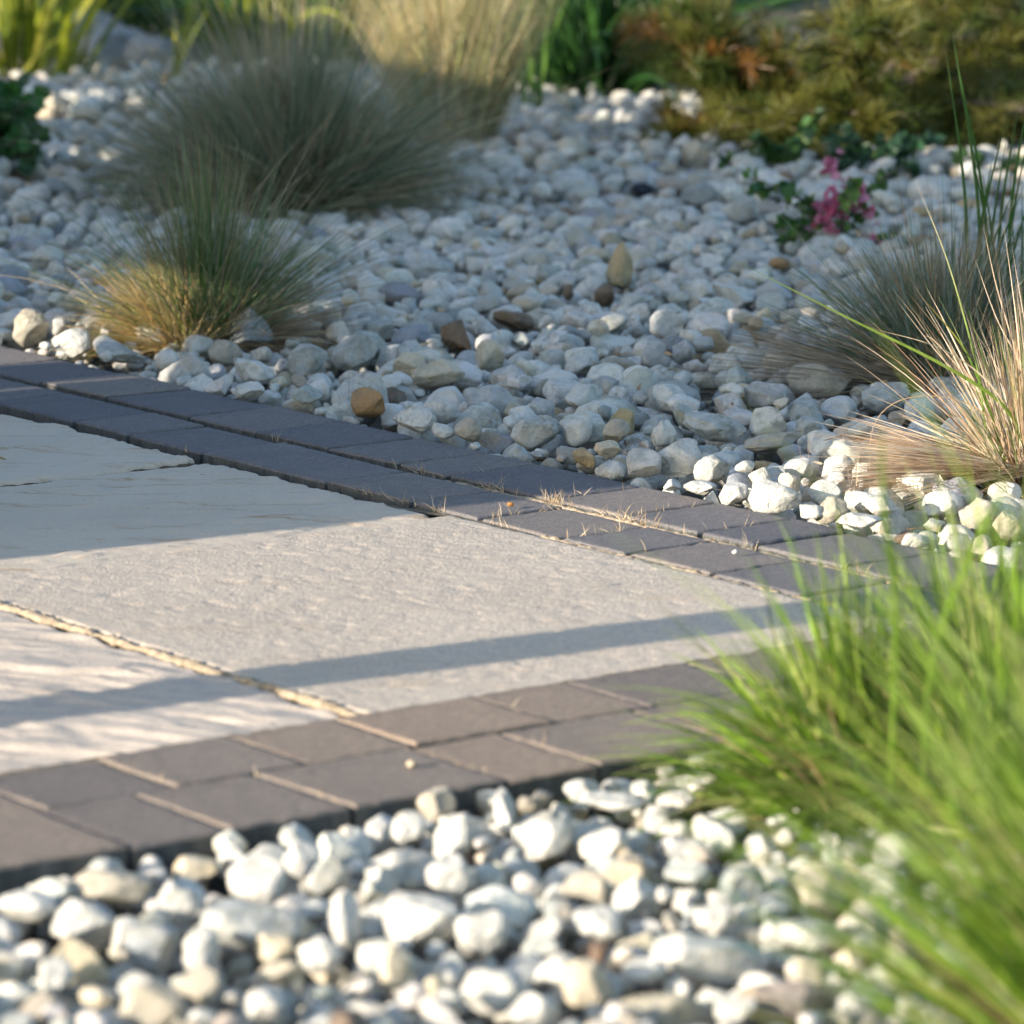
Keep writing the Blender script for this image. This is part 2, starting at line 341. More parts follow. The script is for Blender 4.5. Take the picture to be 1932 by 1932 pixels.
# ------------------------------------------------------------------ pebbles
def ico(level):
    import bmesh
    bm = bmesh.new(); bmesh.ops.create_icosphere(bm, subdivisions=level, radius=1)
    v = np.array([x.co[:] for x in bm.verts]); f = np.array([[q.index for q in p.verts] for p in bm.faces]); bm.free(); return v, f
ICO = {k: ico(k) for k in (2, 3, 4, 5)}
def pebble_shapes(level, n, ang=None):
    """n different worn stones of unit size: lumps, dents and ground-off facets"""
    b, f = ICO[level]; v = np.tile(b[None], (n, 1, 1)); N_ = v.copy()
    r = np.ones((n, len(b)))
    for k in range(5):
        d = rng.normal(size=(n, 1, 3)); d /= np.linalg.norm(d, axis=2, keepdims=True)
        r += rng.uniform(-.24, .26, (n, 1))*np.exp(rng.uniform(1.5, 6, (n, 1))*((N_*d).sum(2)-1))
    for k in range(7):
        fr = rng.normal(0, 3.2, (n, 1, 3)); ph = rng.uniform(0, 6.3, (n, 1)); r += .016*np.sin((N_*fr).sum(2)+ph)
    if level >= 4:
        for k in range(8):
            fr = rng.normal(0, 8, (n, 1, 3)); ph = rng.uniform(0, 6.3, (n, 1)); r += .006*np.sin((N_*fr).sum(2)+ph)
    v = N_*r[..., None]
    A = rng.uniform(.55, 1.2, (n, 1)) if ang is None else np.full((n, 1), ang)
    for k in range(13):
        d = rng.normal(size=(n, 1, 3)); d /= np.linalg.norm(d, axis=2, keepdims=True)
        lim = 1.0-.50*A*rng.uniform(.1, 1, (n, 1)); e = np.clip((v*d).sum(2)-lim, 0, None)
        v = v-(e*rng.choice([.8, 1.0, 1.0, 1.12], (n, 1)))[..., None]*d
    if level >= 3:
        for k in range(10):
            fr = rng.normal(0, 6, (n, 1, 3)); ph = rng.uniform(0, 6.3, (n, 1)); v = v*(1+.010*np.sin((v*fr).sum(2)+ph))[..., None]
    v = v-v.mean(1, keepdims=True); v = v/np.abs(v).max(1, keepdims=True)
    return v, f
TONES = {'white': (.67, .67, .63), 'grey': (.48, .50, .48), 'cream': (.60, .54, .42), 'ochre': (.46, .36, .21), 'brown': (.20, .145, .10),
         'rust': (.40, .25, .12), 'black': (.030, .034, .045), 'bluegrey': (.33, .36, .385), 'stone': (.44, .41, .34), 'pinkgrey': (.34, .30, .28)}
CELL = .006; X0, X1, Y0, Y1 = -2.1, 2.3, 3.0, 13.4
NX, NY = int((X1-X0)/CELL), int((Y1-Y0)/CELL)
H = np.full((NY, NX), -.036, dtype=np.float32)
gx = X0+np.arange(NX)*CELL; gy = Y0+np.arange(NY)*CELL
GX, GY = np.meshgrid(gx, gy); GU = GX*U[0]+GY*U[1]; GV = GX*V[0]+GY*V[1]
near_mask = GU > -3.316
H[near_mask] = -.052; H += (.022*(fbm(GX*2.2, GY*2.2, 8, 3)-.5)+.02*(fbm(GX*9, GY*9, 9, 2)-.5)).astype(np.float32)
patio = (GU < -3.316) & (GV < 3.602); H[patio] = .0; del GX, GY, GU, GV
pebs = []      # x, y, z, a, b, c, yaw, tone rgb, label, shape kind
def kernel(a, b, c, yaw):
    R = max(a, b); m = int(R/CELL)+1; q = np.arange(-m, m+1)*CELL; qx, qy = np.meshgrid(q, q)
    cx = qx*math.cos(yaw)+qy*math.sin(yaw); cy = -qx*math.sin(yaw)+qy*math.cos(yaw); r2 = (cx/a)**2+(cy/b)**2
    k = r2 < 1; h = np.where(k, c*np.sqrt(np.clip(1-r2, 0, 1)), -1.0); return m, k, h.astype(np.float32)
def win(x, y, m):
    i = int((y-Y0)/CELL); j = int((x-X0)/CELL)
    if i-m < 0 or j-m < 0 or i+m+1 > NY or j+m+1 > NX: return None
    return slice(i-m, i+m+1), slice(j-m, j+m+1)
def stamp(x, y, z, ker):
    m, k, h = ker; s = win(x, y, m)
    if s is None: return
    Hs = H[s]; Hs[k] = np.maximum(Hs[k], z+h[k])
def gravel_ok(x, y, r):
    u = x*U[0]+y*U[1]; v = x*V[0]+y*V[1]
    return (u > -3.316+r) or (v > 3.602+r)
# stones one can point at, from the photograph: px, py, width px, height px, tone, label, shape, spin(deg in the picture), dz
S = [
 (210,1672,170,78,'stone','wide flat cream pebble with a low pointed top under the near kerb, left side','tri',0),
 (50,1709,125,60,'white','broad flat white pebble at the left edge just below the near kerb','flat',0),
 (150,1738,130,88,'white','white slanting pebble below the wide flat cream one at the left','egg',0),
 (370,1637,95,46,'cream','long yellowish cream pebble against the kerb, left of the tilted white one','flat',0),
 (440,1619,66,40,'white','small bright white pebble lying against the kerb above the yellowish cream one','egg',0),
 (487,1660,120,112,'white','large white pebble tilted up to the right in front of the kerb','egg',35),
 (572,1628,82,92,'white','round white pebble with a bright left face close to the kerb joint','egg',10),
 (618,1655,80,90,'grey','grey upright pebble right of the round white one by the kerb','egg',-20),
 (348,1704,105,98,'white','blocky white pebble at the left end of the long grey stone','block',0),
 (470,1742,230,84,'grey','longest grey white stone lying flat below the tilted white pebble','flat',-6),
 (520,1786,78,60,'cream','cream pebble below the long grey stone','egg',0),
 (650,1737,62,118,'white','narrow white pebble standing upright in the left middle of the near gravel','egg',8),
 (378,1797,72,92,'white','upright white pebble with a ridge, above the beige one at bottom left','block',0),
 (385,1862,100,78,'stone','squat off-white pebble under the upright ridged one','block',0),
 (290,1790,110,104,'bluegrey','dull bluish grey pebble in shade at lower left','block',0),
 (240,1762,66,66,'white','small white pebble touching the bluish grey one','egg',0),
 (103,1842,74,68,'white','round white pebble with shaded right side near the left edge','egg',0),
 (182,1882,66,50,'cream','small pale cream pebble low at the left','egg',0),
 (285,1898,122,98,'stone','big beige rounded pebble at the bottom edge, left','egg',0),
 (527,1836,102,48,'cream','flat cream pebble with a rusty right end at lower left','flat',6),
 (607,1803,88,78,'white','round bright white pebble below the narrow upright one','egg',0),
 (500,1897,76,60,'white','small white pebble at the bottom edge left of centre','egg',0),
 (742,1830,66,102,'cream','cream pebble streaked with rust standing near the bottom, left of centre','block',10),
 (795,1735,150,104,'white','large white pebble with a brown dimple in the middle of the near gravel','block',0),
 (915,1758,112,92,'white','white pebble touching the dimpled one on its right','egg',0),
 (772,1566,72,76,'white','white pebble leaning on the brownish dome by the kerb','egg',-30),
 (852,1590,74,130,'white','long white pebble leaning steeply against the kerb in the pile','egg',-28),
 (850,1652,100,80,'white','broad white pebble in the middle of the pile below the leaning ones','egg',-20),
 (805,1513,80,74,'stone','dome-shaped brownish grey pebble on top of the pile by the kerb','egg',0),
 (930,1868,125,98,'white','large smooth white pebble near the bottom centre','egg',-10),
 (1098,1491,74,44,'white','bright white pebble close under the kerb, left of the green grass','egg',0),
 (1160,1510,140,32,'white','long thin white pebble below the bright one under the kerb','flat',-3),
 (1026,1580,118,84,'white','oval white pebble with a humped back, left of the green grass','egg',15),
 (953,1530,50,98,'white','pointed white pebble standing on end against the dark kerb','tri',12),
 (1112,1668,118,84,'stone','white and brown wedge-shaped pebble right of the near gravel centre','tri',0),
 (1198,1690,86,96,'white','triangular bright white pebble beside the brown wedge','tri',0),
 (1128,1744,104,74,'white','rounded white pebble below the triangular bright white one','egg',-12),
 (1330,1802,236,96,'white','very large white pebble lying on its side below the green grass','block',-14),
 (1345,1735,74,64,'white','white pebble resting above the very large one','egg',0),
 (1410,1722,46,36,'white','small white pebble at the foot of the green grass','egg',0),
 (1548,1682,112,100,'stone','grey and brown striped pebble half hidden by the green grass','block',0),
 (1532,1764,132,66,'white','flat white pebble under the striped one by the green grass','flat',-8),
 (1526,1833,58,68,'stone','small speckled pebble between the very large one and the grass','block',0),
 (1600,1822,62,64,'cream','cream pebble with an ochre patch among the leaning green blades','egg',0),
 (1688,1832,84,66,'grey','greyish pebble behind the leaning green blades at bottom right','egg',0),
 (1106,1857,96,96,'cream','star-shaped cream pebble near the bottom, centre right','block',0),
 (1466,1885,150,84,'pinkgrey','flat pinkish grey stone at the bottom edge, right of centre','flat',0),
 (1006,1905,104,66,'white','white pebble cut by the bottom edge in the centre','egg',0),
 (1216,1833,86,54,'white','low white pebble above the star-shaped one','egg',0),
 (1386,1905,84,60,'white','round white pebble at the bottom edge beside the pinkish stone','egg',0),
 # sunlit group beside the far edging
 (1456,938,112,74,'white','largest sunlit white pebble leaning on the far edging, right of centre','block',-14),
 (1371,932,62,50,'white','sunlit round white pebble at the edging, left end of the bright group','egg',10),
 (1557,932,62,54,'white','egg-shaped white pebble behind the greyish one in the sunlit group','egg',-20),
 (1567,962,68,52,'stone','sunlit pinkish white pebble right of the small angular one','egg',14),
 (1511,967,46,32,'white','small angular white chip between two big sunlit pebbles','block',10),
 (1578,884,70,54,'white','long white pebble tilted up to the right in the sunlit group','egg',40),
 (1508,884,58,42,'white','smooth sunlit pebble at the shadow line above the largest white one','egg',0),
 (1491,912,46,46,'cream','cream sunlit pebble standing behind the largest white one','block',0),
 (1579,906,44,32,'white','small white pebble below the tilted long one','egg',0),
 (1627,893,48,38,'white','white pebble at the tips of the straw-coloured tussock','block',-20),
 (1776,951,86,58,'white','cream white pebble under the straw-coloured tussock','egg',0),
 (1848,973,76,72,'stone','stained pebble under the right end of the straw-coloured tussock','egg',20),
 (1618,982,90,30,'white','flat white pebble at the edging below the straw-coloured tips','flat',0),
 (1901,990,56,60,'cream','pale pebble at the right edge behind green blades','egg',0),
 (1300,921,66,24,'white','flat bright pebble tucked against the far edging at the shadow line','flat',0),
 # shaded stones behind the far edging
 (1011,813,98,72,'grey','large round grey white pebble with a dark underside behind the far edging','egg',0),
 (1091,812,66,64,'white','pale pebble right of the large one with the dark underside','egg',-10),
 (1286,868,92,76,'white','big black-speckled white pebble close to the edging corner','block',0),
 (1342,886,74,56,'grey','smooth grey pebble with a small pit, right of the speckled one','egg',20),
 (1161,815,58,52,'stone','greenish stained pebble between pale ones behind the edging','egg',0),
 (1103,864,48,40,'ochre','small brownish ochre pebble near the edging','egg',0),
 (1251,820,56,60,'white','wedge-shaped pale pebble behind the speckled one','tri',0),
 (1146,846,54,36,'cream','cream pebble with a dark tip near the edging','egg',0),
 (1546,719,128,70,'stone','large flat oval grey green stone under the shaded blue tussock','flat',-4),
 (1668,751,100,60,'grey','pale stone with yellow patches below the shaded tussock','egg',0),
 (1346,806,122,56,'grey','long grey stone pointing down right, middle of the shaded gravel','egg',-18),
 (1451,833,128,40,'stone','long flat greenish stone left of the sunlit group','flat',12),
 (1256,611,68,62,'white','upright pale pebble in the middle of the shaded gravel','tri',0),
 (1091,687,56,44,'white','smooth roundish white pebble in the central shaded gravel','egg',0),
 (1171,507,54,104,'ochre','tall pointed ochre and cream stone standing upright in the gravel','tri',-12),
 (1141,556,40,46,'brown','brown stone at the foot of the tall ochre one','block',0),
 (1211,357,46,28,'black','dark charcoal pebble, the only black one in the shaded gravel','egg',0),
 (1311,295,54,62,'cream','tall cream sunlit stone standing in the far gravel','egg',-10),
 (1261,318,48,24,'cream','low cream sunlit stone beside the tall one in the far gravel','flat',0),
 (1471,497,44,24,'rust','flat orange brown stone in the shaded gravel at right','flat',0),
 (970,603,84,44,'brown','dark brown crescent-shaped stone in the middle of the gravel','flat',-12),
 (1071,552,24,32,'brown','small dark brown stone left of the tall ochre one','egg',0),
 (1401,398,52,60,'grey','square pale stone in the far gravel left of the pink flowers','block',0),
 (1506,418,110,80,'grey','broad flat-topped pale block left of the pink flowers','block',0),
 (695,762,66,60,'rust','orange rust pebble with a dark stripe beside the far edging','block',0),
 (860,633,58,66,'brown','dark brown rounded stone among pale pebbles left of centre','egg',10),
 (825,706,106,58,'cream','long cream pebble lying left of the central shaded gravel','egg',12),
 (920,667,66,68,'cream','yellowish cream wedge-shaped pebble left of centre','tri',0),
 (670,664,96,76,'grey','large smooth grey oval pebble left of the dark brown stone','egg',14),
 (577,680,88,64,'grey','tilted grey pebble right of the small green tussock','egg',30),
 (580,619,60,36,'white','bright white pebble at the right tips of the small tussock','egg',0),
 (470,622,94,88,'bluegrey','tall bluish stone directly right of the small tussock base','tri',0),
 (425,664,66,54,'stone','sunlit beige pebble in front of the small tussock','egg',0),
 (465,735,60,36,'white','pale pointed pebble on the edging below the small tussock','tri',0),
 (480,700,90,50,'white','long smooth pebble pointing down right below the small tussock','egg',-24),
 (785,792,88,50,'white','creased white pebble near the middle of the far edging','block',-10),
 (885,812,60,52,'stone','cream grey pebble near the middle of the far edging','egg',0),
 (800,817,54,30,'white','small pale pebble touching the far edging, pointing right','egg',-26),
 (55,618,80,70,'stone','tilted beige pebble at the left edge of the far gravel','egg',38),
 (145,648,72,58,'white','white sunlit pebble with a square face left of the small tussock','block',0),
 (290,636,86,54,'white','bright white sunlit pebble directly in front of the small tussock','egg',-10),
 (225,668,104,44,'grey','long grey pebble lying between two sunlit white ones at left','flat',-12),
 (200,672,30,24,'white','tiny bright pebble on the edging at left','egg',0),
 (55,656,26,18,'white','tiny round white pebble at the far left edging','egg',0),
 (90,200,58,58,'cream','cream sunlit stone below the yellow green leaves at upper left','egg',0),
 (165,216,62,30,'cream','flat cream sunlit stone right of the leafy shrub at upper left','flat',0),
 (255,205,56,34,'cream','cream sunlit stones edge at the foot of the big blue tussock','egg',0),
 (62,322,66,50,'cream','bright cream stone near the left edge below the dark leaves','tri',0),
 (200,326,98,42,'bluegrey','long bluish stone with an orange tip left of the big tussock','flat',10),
]
def add_pebble(x, y, z, a, b, c, yaw, tone, label=None, kind=None, spin=0.0, level=4):
    pebs.append(dict(x=x, y=y, z=z, a=a, b=b, c=c, yaw=yaw, tone=tone, label=label, kind=kind, spin=spin))
for (px, py, wpx, hpx, tone, lab, kind, spin) in S:
    near = py > 1400 and (P(px, py)[:2] @ U) > -3.36 or py > 1480
    sc0 = np.linalg.norm(P(px, py)-[0, 0, 1])/FPX
    zc = -.008 if near else .014+max(0, hpx*sc0/2-.022)*.7
    p = P(px, py, zc); sc = np.linalg.norm(p-[0, 0, 1])/FPX
    a = wpx*sc/2*.98; hh = hpx*sc/2
    b = min(max(a*.72, hh*.7), .05); c = math.sqrt(max(hh**2-(b*.17)**2, (.3*hh)**2)); 
    if spin and abs(spin) > 24: pass
    r = .6*b
    q = p[:2].copy()
    for _ in range(60):
        if gravel_ok(q[0], q[1], r): break
        q = q+(U*.002 if near else V*.002)
    base = (-.062 if near else -.034); zc2 = max(p[2], base+c*.8)
    s = zc2-p[2]; q = q - ray(px, py)[:2]*0 + 0
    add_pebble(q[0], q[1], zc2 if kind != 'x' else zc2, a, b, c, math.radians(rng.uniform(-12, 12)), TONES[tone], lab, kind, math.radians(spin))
    stamp(q[0], q[1], zc2, kernel(a, b, c, pebs[-1]['yaw']))
def rand_tone():
    k = rng.choice(['white', 'grey', 'cream', 'stone', 'ochre', 'brown', 'bluegrey'], p=[.60, .25, .035, .06, .007, .005, .043])
    t = np.array(TONES[k])*rng.uniform(.88, 1.08); return tuple(t+rng.uniform(-.015, .015, 3))
LB = [p for p in pebs]; lpx, lpy, ldep = project(np.array([[p['x'], p['y'], p['z']] for p in LB])); lrx = np.array([p['a'] for p in LB])*FPX/ldep; lry = np.array([p['c'] for p in LB])*FPX/ldep
def hides(x, y, z, a, c):          # keep loose stones from burying the ones picked out above
    qx, qy, qd = project(np.array([x, y, z])); rx = a*FPX/qd; ry = c*1.1*FPX/qd
    return bool((((np.abs(qx-lpx)/(lrx*.8+rx))**2+(np.abs(qy-lpy)/(lry*.72+ry))**2 < 1) & (qd < ldep+.02)).any())
def fill(n, sampler, mean, K=5, sd=.28, cap=None):
    for _ in range(n):
        s_ = mean*math.exp(rng.normal(0, sd)); a = min(s_*rng.uniform(1.0, 1.38), .042); b = s_*rng.uniform(.72, 1.0); c = s_*rng.uniform(.60, 1.02); yaw = rng.uniform(0, math.pi)
        ker = kernel(a, b, c, yaw); m, k, h = ker; best = None
        for _k in range(K):
            x, y = sampler()
            if not gravel_ok(x, y, b*.75): continue
            s = win(x, y, m)
            if s is None: continue
            z = float((H[s][k]+h[k]).max())-.22*c
            if best is None or z < best[0]: best = (z, x, y)
        if best is None: continue
        z, x, y = best
        if cap is not None and z+c > cap: continue
        if hides(x, y, z, a, c): continue
        stamp(x, y, z, ker); add_pebble(x, y, z, a, b, c, yaw, rand_tone())
def frustum_sampler(ya, yb, mg=.42):
    def f():
        while True:
            y = rng.uniform(ya, yb); x = rng.uniform(-1.85, 1.95)
            if abs(x) < .1127*y+mg: return x, y
    return f
def near_sampler():
    while True:
        y = rng.uniform(3.15, 4.85); x = rng.uniform(-.85, 1.05)
        if x*U[0]+y*U[1] > -3.31: return x, y
fill(2100, near_sampler, .0180, sd=.36, cap=.008)
fill(900, near_sampler, .011, cap=.0)
fill(2250, frustum_sampler(4.9, 7.3), .0218, sd=.36, cap=.040)
fill(4600, frustum_sampler(7.1, 9.0), .0188, sd=.38, cap=.038)
fill(1900, frustum_sampler(5.0, 8.0), .0095, K=4, cap=.012)
fill(7400, frustum_sampler(8.95, 12.2, .25), .0225, K=3, sd=.38, cap=.06)

# which stones show largest in the view: a coarse painter's buffer
nP = len(pebs); pos = np.array([[p['x'], p['y'], p['z']] for p in pebs]); px, py, dep = project(pos)
ab = np.array([[p['a'], p['b'], p['c']] for p in pebs])
SCL = 1024/1932; buf = np.full((1024, 1024), -1, dtype=np.int32)
for i in np.argsort(-dep):
    if not (-60 < px[i] < 1990 and 150 < py[i] < 2000): continue
    rx = ab[i, :2].mean()*FPX/dep[i]*SCL; ry = (ab[i, 2]*.97+ab[i, 1]*.17)*FPX/dep[i]*SCL*.92; cx, cy = px[i]*SCL, py[i]*SCL
    x0, x1, y0, y1 = int(max(cx-rx, 0)), int(min(cx+rx+1, 1024)), int(max(cy-ry, 0)), int(min(cy+ry+1, 1024))
    if x1 <= x0 or y1 <= y0: continue
    qx, qy = np.meshgrid(np.arange(x0, x1), np.arange(y0, y1)); m_ = ((qx-cx)/rx)**2+((qy-cy)/ry)**2 < 1
    buf[y0:y1, x0:x1][m_] = i
cnt = np.bincount(buf[buf >= 0], minlength=nP).astype(float)
for i, p in enumerate(pebs):
    if p['label']: cnt[i] += 1e6
chosen = np.argsort(-cnt)[:300]; chosen = [i for i in chosen if cnt[i] > 0]
cs = set(int(i) for i in chosen)

def rotz(v, yaw):
    c, s = np.cos(yaw)[:, None], np.sin(yaw)[:, None]
    return np.stack([v[..., 0]*c-v[..., 1]*s, v[..., 0]*s+v[..., 1]*c, v[..., 2]], -1)
def tilt(v, ang, ax):      # small tilt about a horizontal axis at azimuth ax
    k = np.stack([np.cos(ax), np.sin(ax), 0*ax], -1)[:, None, :]; c = np.cos(ang)[:, None, None]; s = np.sin(ang)[:, None, None]
    return v*c+np.cross(np.broadcast_to(k, v.shape), v)*s+k*(v*k).sum(-1, keepdims=True)*(1-c)
def build_batch(idx, level):
    idx = np.array(idx); n = len(idx); sh, f = pebble_shapes(level, n)
    v = sh*ab[idx][:, None, :]*1.04; v = tilt(v, rng.normal(0, .30, n), rng.uniform(0, 6.3, n))
    v = rotz(v, np.array([pebs[i]['yaw'] for i in idx]))+pos[idx][:, None, :]
    nv = v.shape[1]; ff = (f[None]+(np.arange(n)*nv)[:, None, None]).reshape(-1, 3)
    col = np.repeat(np.array([pebs[i]['tone'] for i in idx]), nv, axis=0)
    return v.reshape(-1, 3), ff, col
rest = [i for i in range(nP) if i not in cs]
r1 = [i for i in rest if pos[i, 1] < 8.8]; r2 = [i for i in rest if pos[i, 1] >= 8.8]
v1, f1, c1 = build_batch(r1, 3); v2, f2, c2 = build_batch(r2, 2)
tag(mesh('gravel', np.concatenate([v1, v2]), np.concatenate([f1, f2+len(v1)]), M['pebble'], col=np.concatenate([c1, c2])),
    'loose white and grey marble gravel filling the beds around the terrace', 'gravel', kind='stuff')
del v1, f1, c1, v2, f2, c2

def describe(p, i):
    t = np.array(p['tone']); a, b, c = p['a'], p['b'], p['c']
    tone = min(TONES, key=lambda k: np.abs(np.array(TONES[k])-t).sum())
    tone = {'white': 'white', 'grey': 'light grey', 'cream': 'cream', 'ochre': 'ochre', 'brown': 'brown', 'rust': 'rust', 'black': 'black', 'bluegrey': 'bluish grey', 'stone': 'beige', 'pinkgrey': 'pinkish'}[tone]
    s = 'large' if a > .027 else ('small' if a < .019 else 'medium')
    sh = 'long' if a/b > 1.55 else ('flat' if c/b < .62 else 'round')
    x, y = px[i], py[i]; near = pos[i]@np.array([*U, 0]) > -3.33
    cx = 'left' if x < 480 else ('mid-left' if x < 900 else ('mid-right' if x < 1330 else 'right'))
    if near: z = f'in front gravel, {cx}, ' + ('against kerb' if y < 1650 else ('halfway down' if y < 1790 else 'near bottom'))
    elif x > 1180 and y > 850: z = 'in sunlit gravel at right'
    else:
        z = f'in shaded gravel, {cx}, ' + ('behind edging' if y > 715+.12*(x-400) else ('further back' if y > 610 else 'near tussocks'))
    return f'{s} {sh} {tone} pebble {z}'
lab = {i: (pebs[i]['label'] or describe(pebs[i], i)) for i in chosen}
bylab = {}
for i in chosen: bylab.setdefault(lab[i], []).append(i)
for l, ii in bylab.items():
    if len(ii) > 1:
        ii.sort(key=lambda i: px[i])
        for k, i in enumerate(ii):
            lab[i] = l+(f', {ORD[k] if k < 16 else str(k+1)+"th"} from left')
for i in chosen:
    p = pebs[i]; kind = p['kind']; lvl = 5 if (p['label'] and p['a'] > .03) else 4
    sh, f = pebble_shapes(lvl, 1, {None: None, 'egg': .72, 'flat': .8, 'block': 1.0, 'tri': .9}[kind])
    v = sh[0]
    if kind == 'tri':
        k = (v[:, 2]+1)/2; v[:, 0] *= 1.08-.55*k; v[:, 1] *= 1.08-.5*k; v[:, 2] *= 1.05
    if kind == 'block': v = np.sign(v)*np.abs(v)**.86
    v = v/np.abs(v).max(0)
    v = v*np.array([p['a'], p['b'], p['c']])*(1.02 if p['label'] else 1.04)
    yaw = p['yaw']
    if kind is None: v = tilt(v[None], rng.normal(0, .28, 1), rng.uniform(0, 6.3, 1))[0]
    elif p['spin']:
        s_ = p['spin']; ca, sa = math.cos(s_), math.sin(s_); v = np.stack([v[:, 0]*ca-v[:, 2]*sa, v[:, 1], v[:, 0]*sa+v[:, 2]*ca], 1)
        v[:, 2] *= min(1, p['c']*1.1/max(1e-6, np.abs(v[:, 2]).max())); v[:, 0] *= min(1, p['a']*1.05/np.abs(v[:, 0]).max())
    v = rotz(v[None], np.array([yaw]))[0]
    o = mesh('pebble', v, f, M['pebble'], col=np.tile(p['tone'], (len(v), 1)), loc=(p['x'], p['y'], p['z']))
    grp = 'pebbles of the front gravel bed' if (p['x']*U[0]+p['y']*U[1]) > -3.33 else 'pebbles of the gravel bed behind the far edging'
    tag(o, lab[i], 'pebble', grp)

# ------------------------------------------------------------------ blades
def ribbons(P0, dirs, L_, wd, curve, K=7, twist=None, wave=0.0, prof='blade'):
    """n ribbons: start P0 (n,3), unit start directions, lengths, widths, bend towards the ground (radians over the length)"""
    n = len(P0); s = np.linspace(0, 1, K+1); hz = dirs[:, :2]; hn = np.linalg.norm(hz, axis=1, keepdims=True)+1e-9; az = hz/hn
    th0 = np.arctan2(hn[:, 0], dirs[:, 2]); th = th0[:, None]+curve[:, None]*s[None]**1.3
    az_a = np.arctan2(az[:, 1], az[:, 0])[:, None]+wave*(rng.normal(0, 1, (n, 1))*s[None]+rng.normal(0, .5, (n, 1))*np.sin(s*6.3)[None])
    d = np.stack([np.sin(th)*np.cos(az_a), np.sin(th)*np.sin(az_a), np.cos(th)], -1)
    step = d[:, :-1]*(L_/K)[:, None, None]; pts = np.concatenate([P0[:, None], P0[:, None]+np.cumsum(step, 1)], 1)
    side = np.cross(d, np.array([0, 0, 1.0])); sn = np.linalg.norm(side, axis=-1, keepdims=True)
    side = np.where(sn > .05, side/np.maximum(sn, 1e-6), np.array([1.0, 0, 0])); nrm = np.cross(side, d)
    tv = (rng.uniform(-1.2, 1.2, n) if twist is None else np.full(n, twist))[:, None]+rng.normal(0, .5, (n, 1))*s[None]
    sd = side*np.cos(tv)[..., None]+nrm*np.sin(tv)[..., None]
    if prof == 'blade': w_ = np.clip(1-s**2.2, .04, 1)*np.clip(.55+s*2.5, 0, 1)
    else: w_ = np.clip(np.sin(np.pi*np.clip(s*.93+.05, 0, 1)), .05, 1)
    o = sd*(wd[:, None]*w_[None]/2)[..., None]
    v = np.stack([pts-o, pts+o], 2)                               # n, K+1, 2, 3
    base = (np.arange(n)*(K+1)*2)[:, None]; k = np.arange(K)*2
    f = np.stack([base+k, base+k+1, base+k+3, base+k+2], -1).reshape(-1, 4)
    return v.reshape(-1, 3), f, s
def clump_mesh(name, parent, n, L_, spread, wd, droop, pal, rad=.03, mt='blade', az=None, azs=.6, K=7, wave=.25, thmin=0.0, dirpow=1.0, tip=None, origin=(0, 0, 0), squash=1.0, tufts=0):
    """n blades fanning from a tuft. L_ (mean, sd), spread = largest lean, pal = [(rgb, weight), ...]"""
    a = rng.uniform(0, 2*np.pi, n) if az is None else rng.normal(az, azs, n)
    q = rng.uniform(0, 1, n)**dirpow; th = thmin+(spread-thmin)*q
    lf = np.ones(n)
    if tufts:
        ti = rng.integers(0, tufts, n); ta, tt = a[:tufts], th[:tufts]; a = ta[ti]+rng.normal(0, .22, n); th = np.abs(tt[ti]+rng.normal(0, .12, n)); lf = rng.uniform(.62, 1.15, tufts)[ti]; q = np.clip(th/max(spread, .1), 0, 1)
    d = np.stack([np.sin(th)*np.cos(a), np.sin(th)*np.sin(a)*squash, np.cos(th)], 1); d /= np.linalg.norm(d, axis=1, keepdims=True)
    rr = rad*np.sqrt(rng.uniform(0, 1, n)); a2 = a+rng.normal(0, .7, n)
    P0 = np.stack([rr*np.cos(a2)*(.4+q), rr*np.sin(a2)*(.4+q), np.zeros(n)-.01], 1)+np.array(origin)
    ln = np.clip(rng.normal(L_[0], L_[1], n), L_[0]*.35, L_[0]*1.6)*lf
    wv = wd*rng.uniform(.7, 1.25, n); cv = droop*rng.uniform(.4, 1.5, n)*(.35+q)
    v, f, s = ribbons(P0, d, ln, wv, cv, K, wave=wave)
    lim = -.012; v[:, 2] = np.where(v[:, 2] < lim, lim+(rng.random(len(v))*.004), v[:, 2])
    wts = np.array([w_ for _, w_ in pal]); cols = np.array([c_ for c_, _ in pal]); pick = rng.choice(len(pal), n, p=wts/wts.sum())
    c = cols[pick]*rng.uniform(.6, 1.35, (n, 1)); c = np.repeat(c[:, None], K+1, 1)
    if tip is not None:
        k = np.clip((s-.55)/.45, 0, 1)[None, :, None]*rng.uniform(0, 1, (n, 1, 1))**1.5; c = c*(1-k)+np.array(tip)*k
    c = np.repeat(c[:, :, None], 2, 2).reshape(-1, 3)
    return mesh(name, v, f, M[mt], parent, col=np.clip(c, 0, 1))
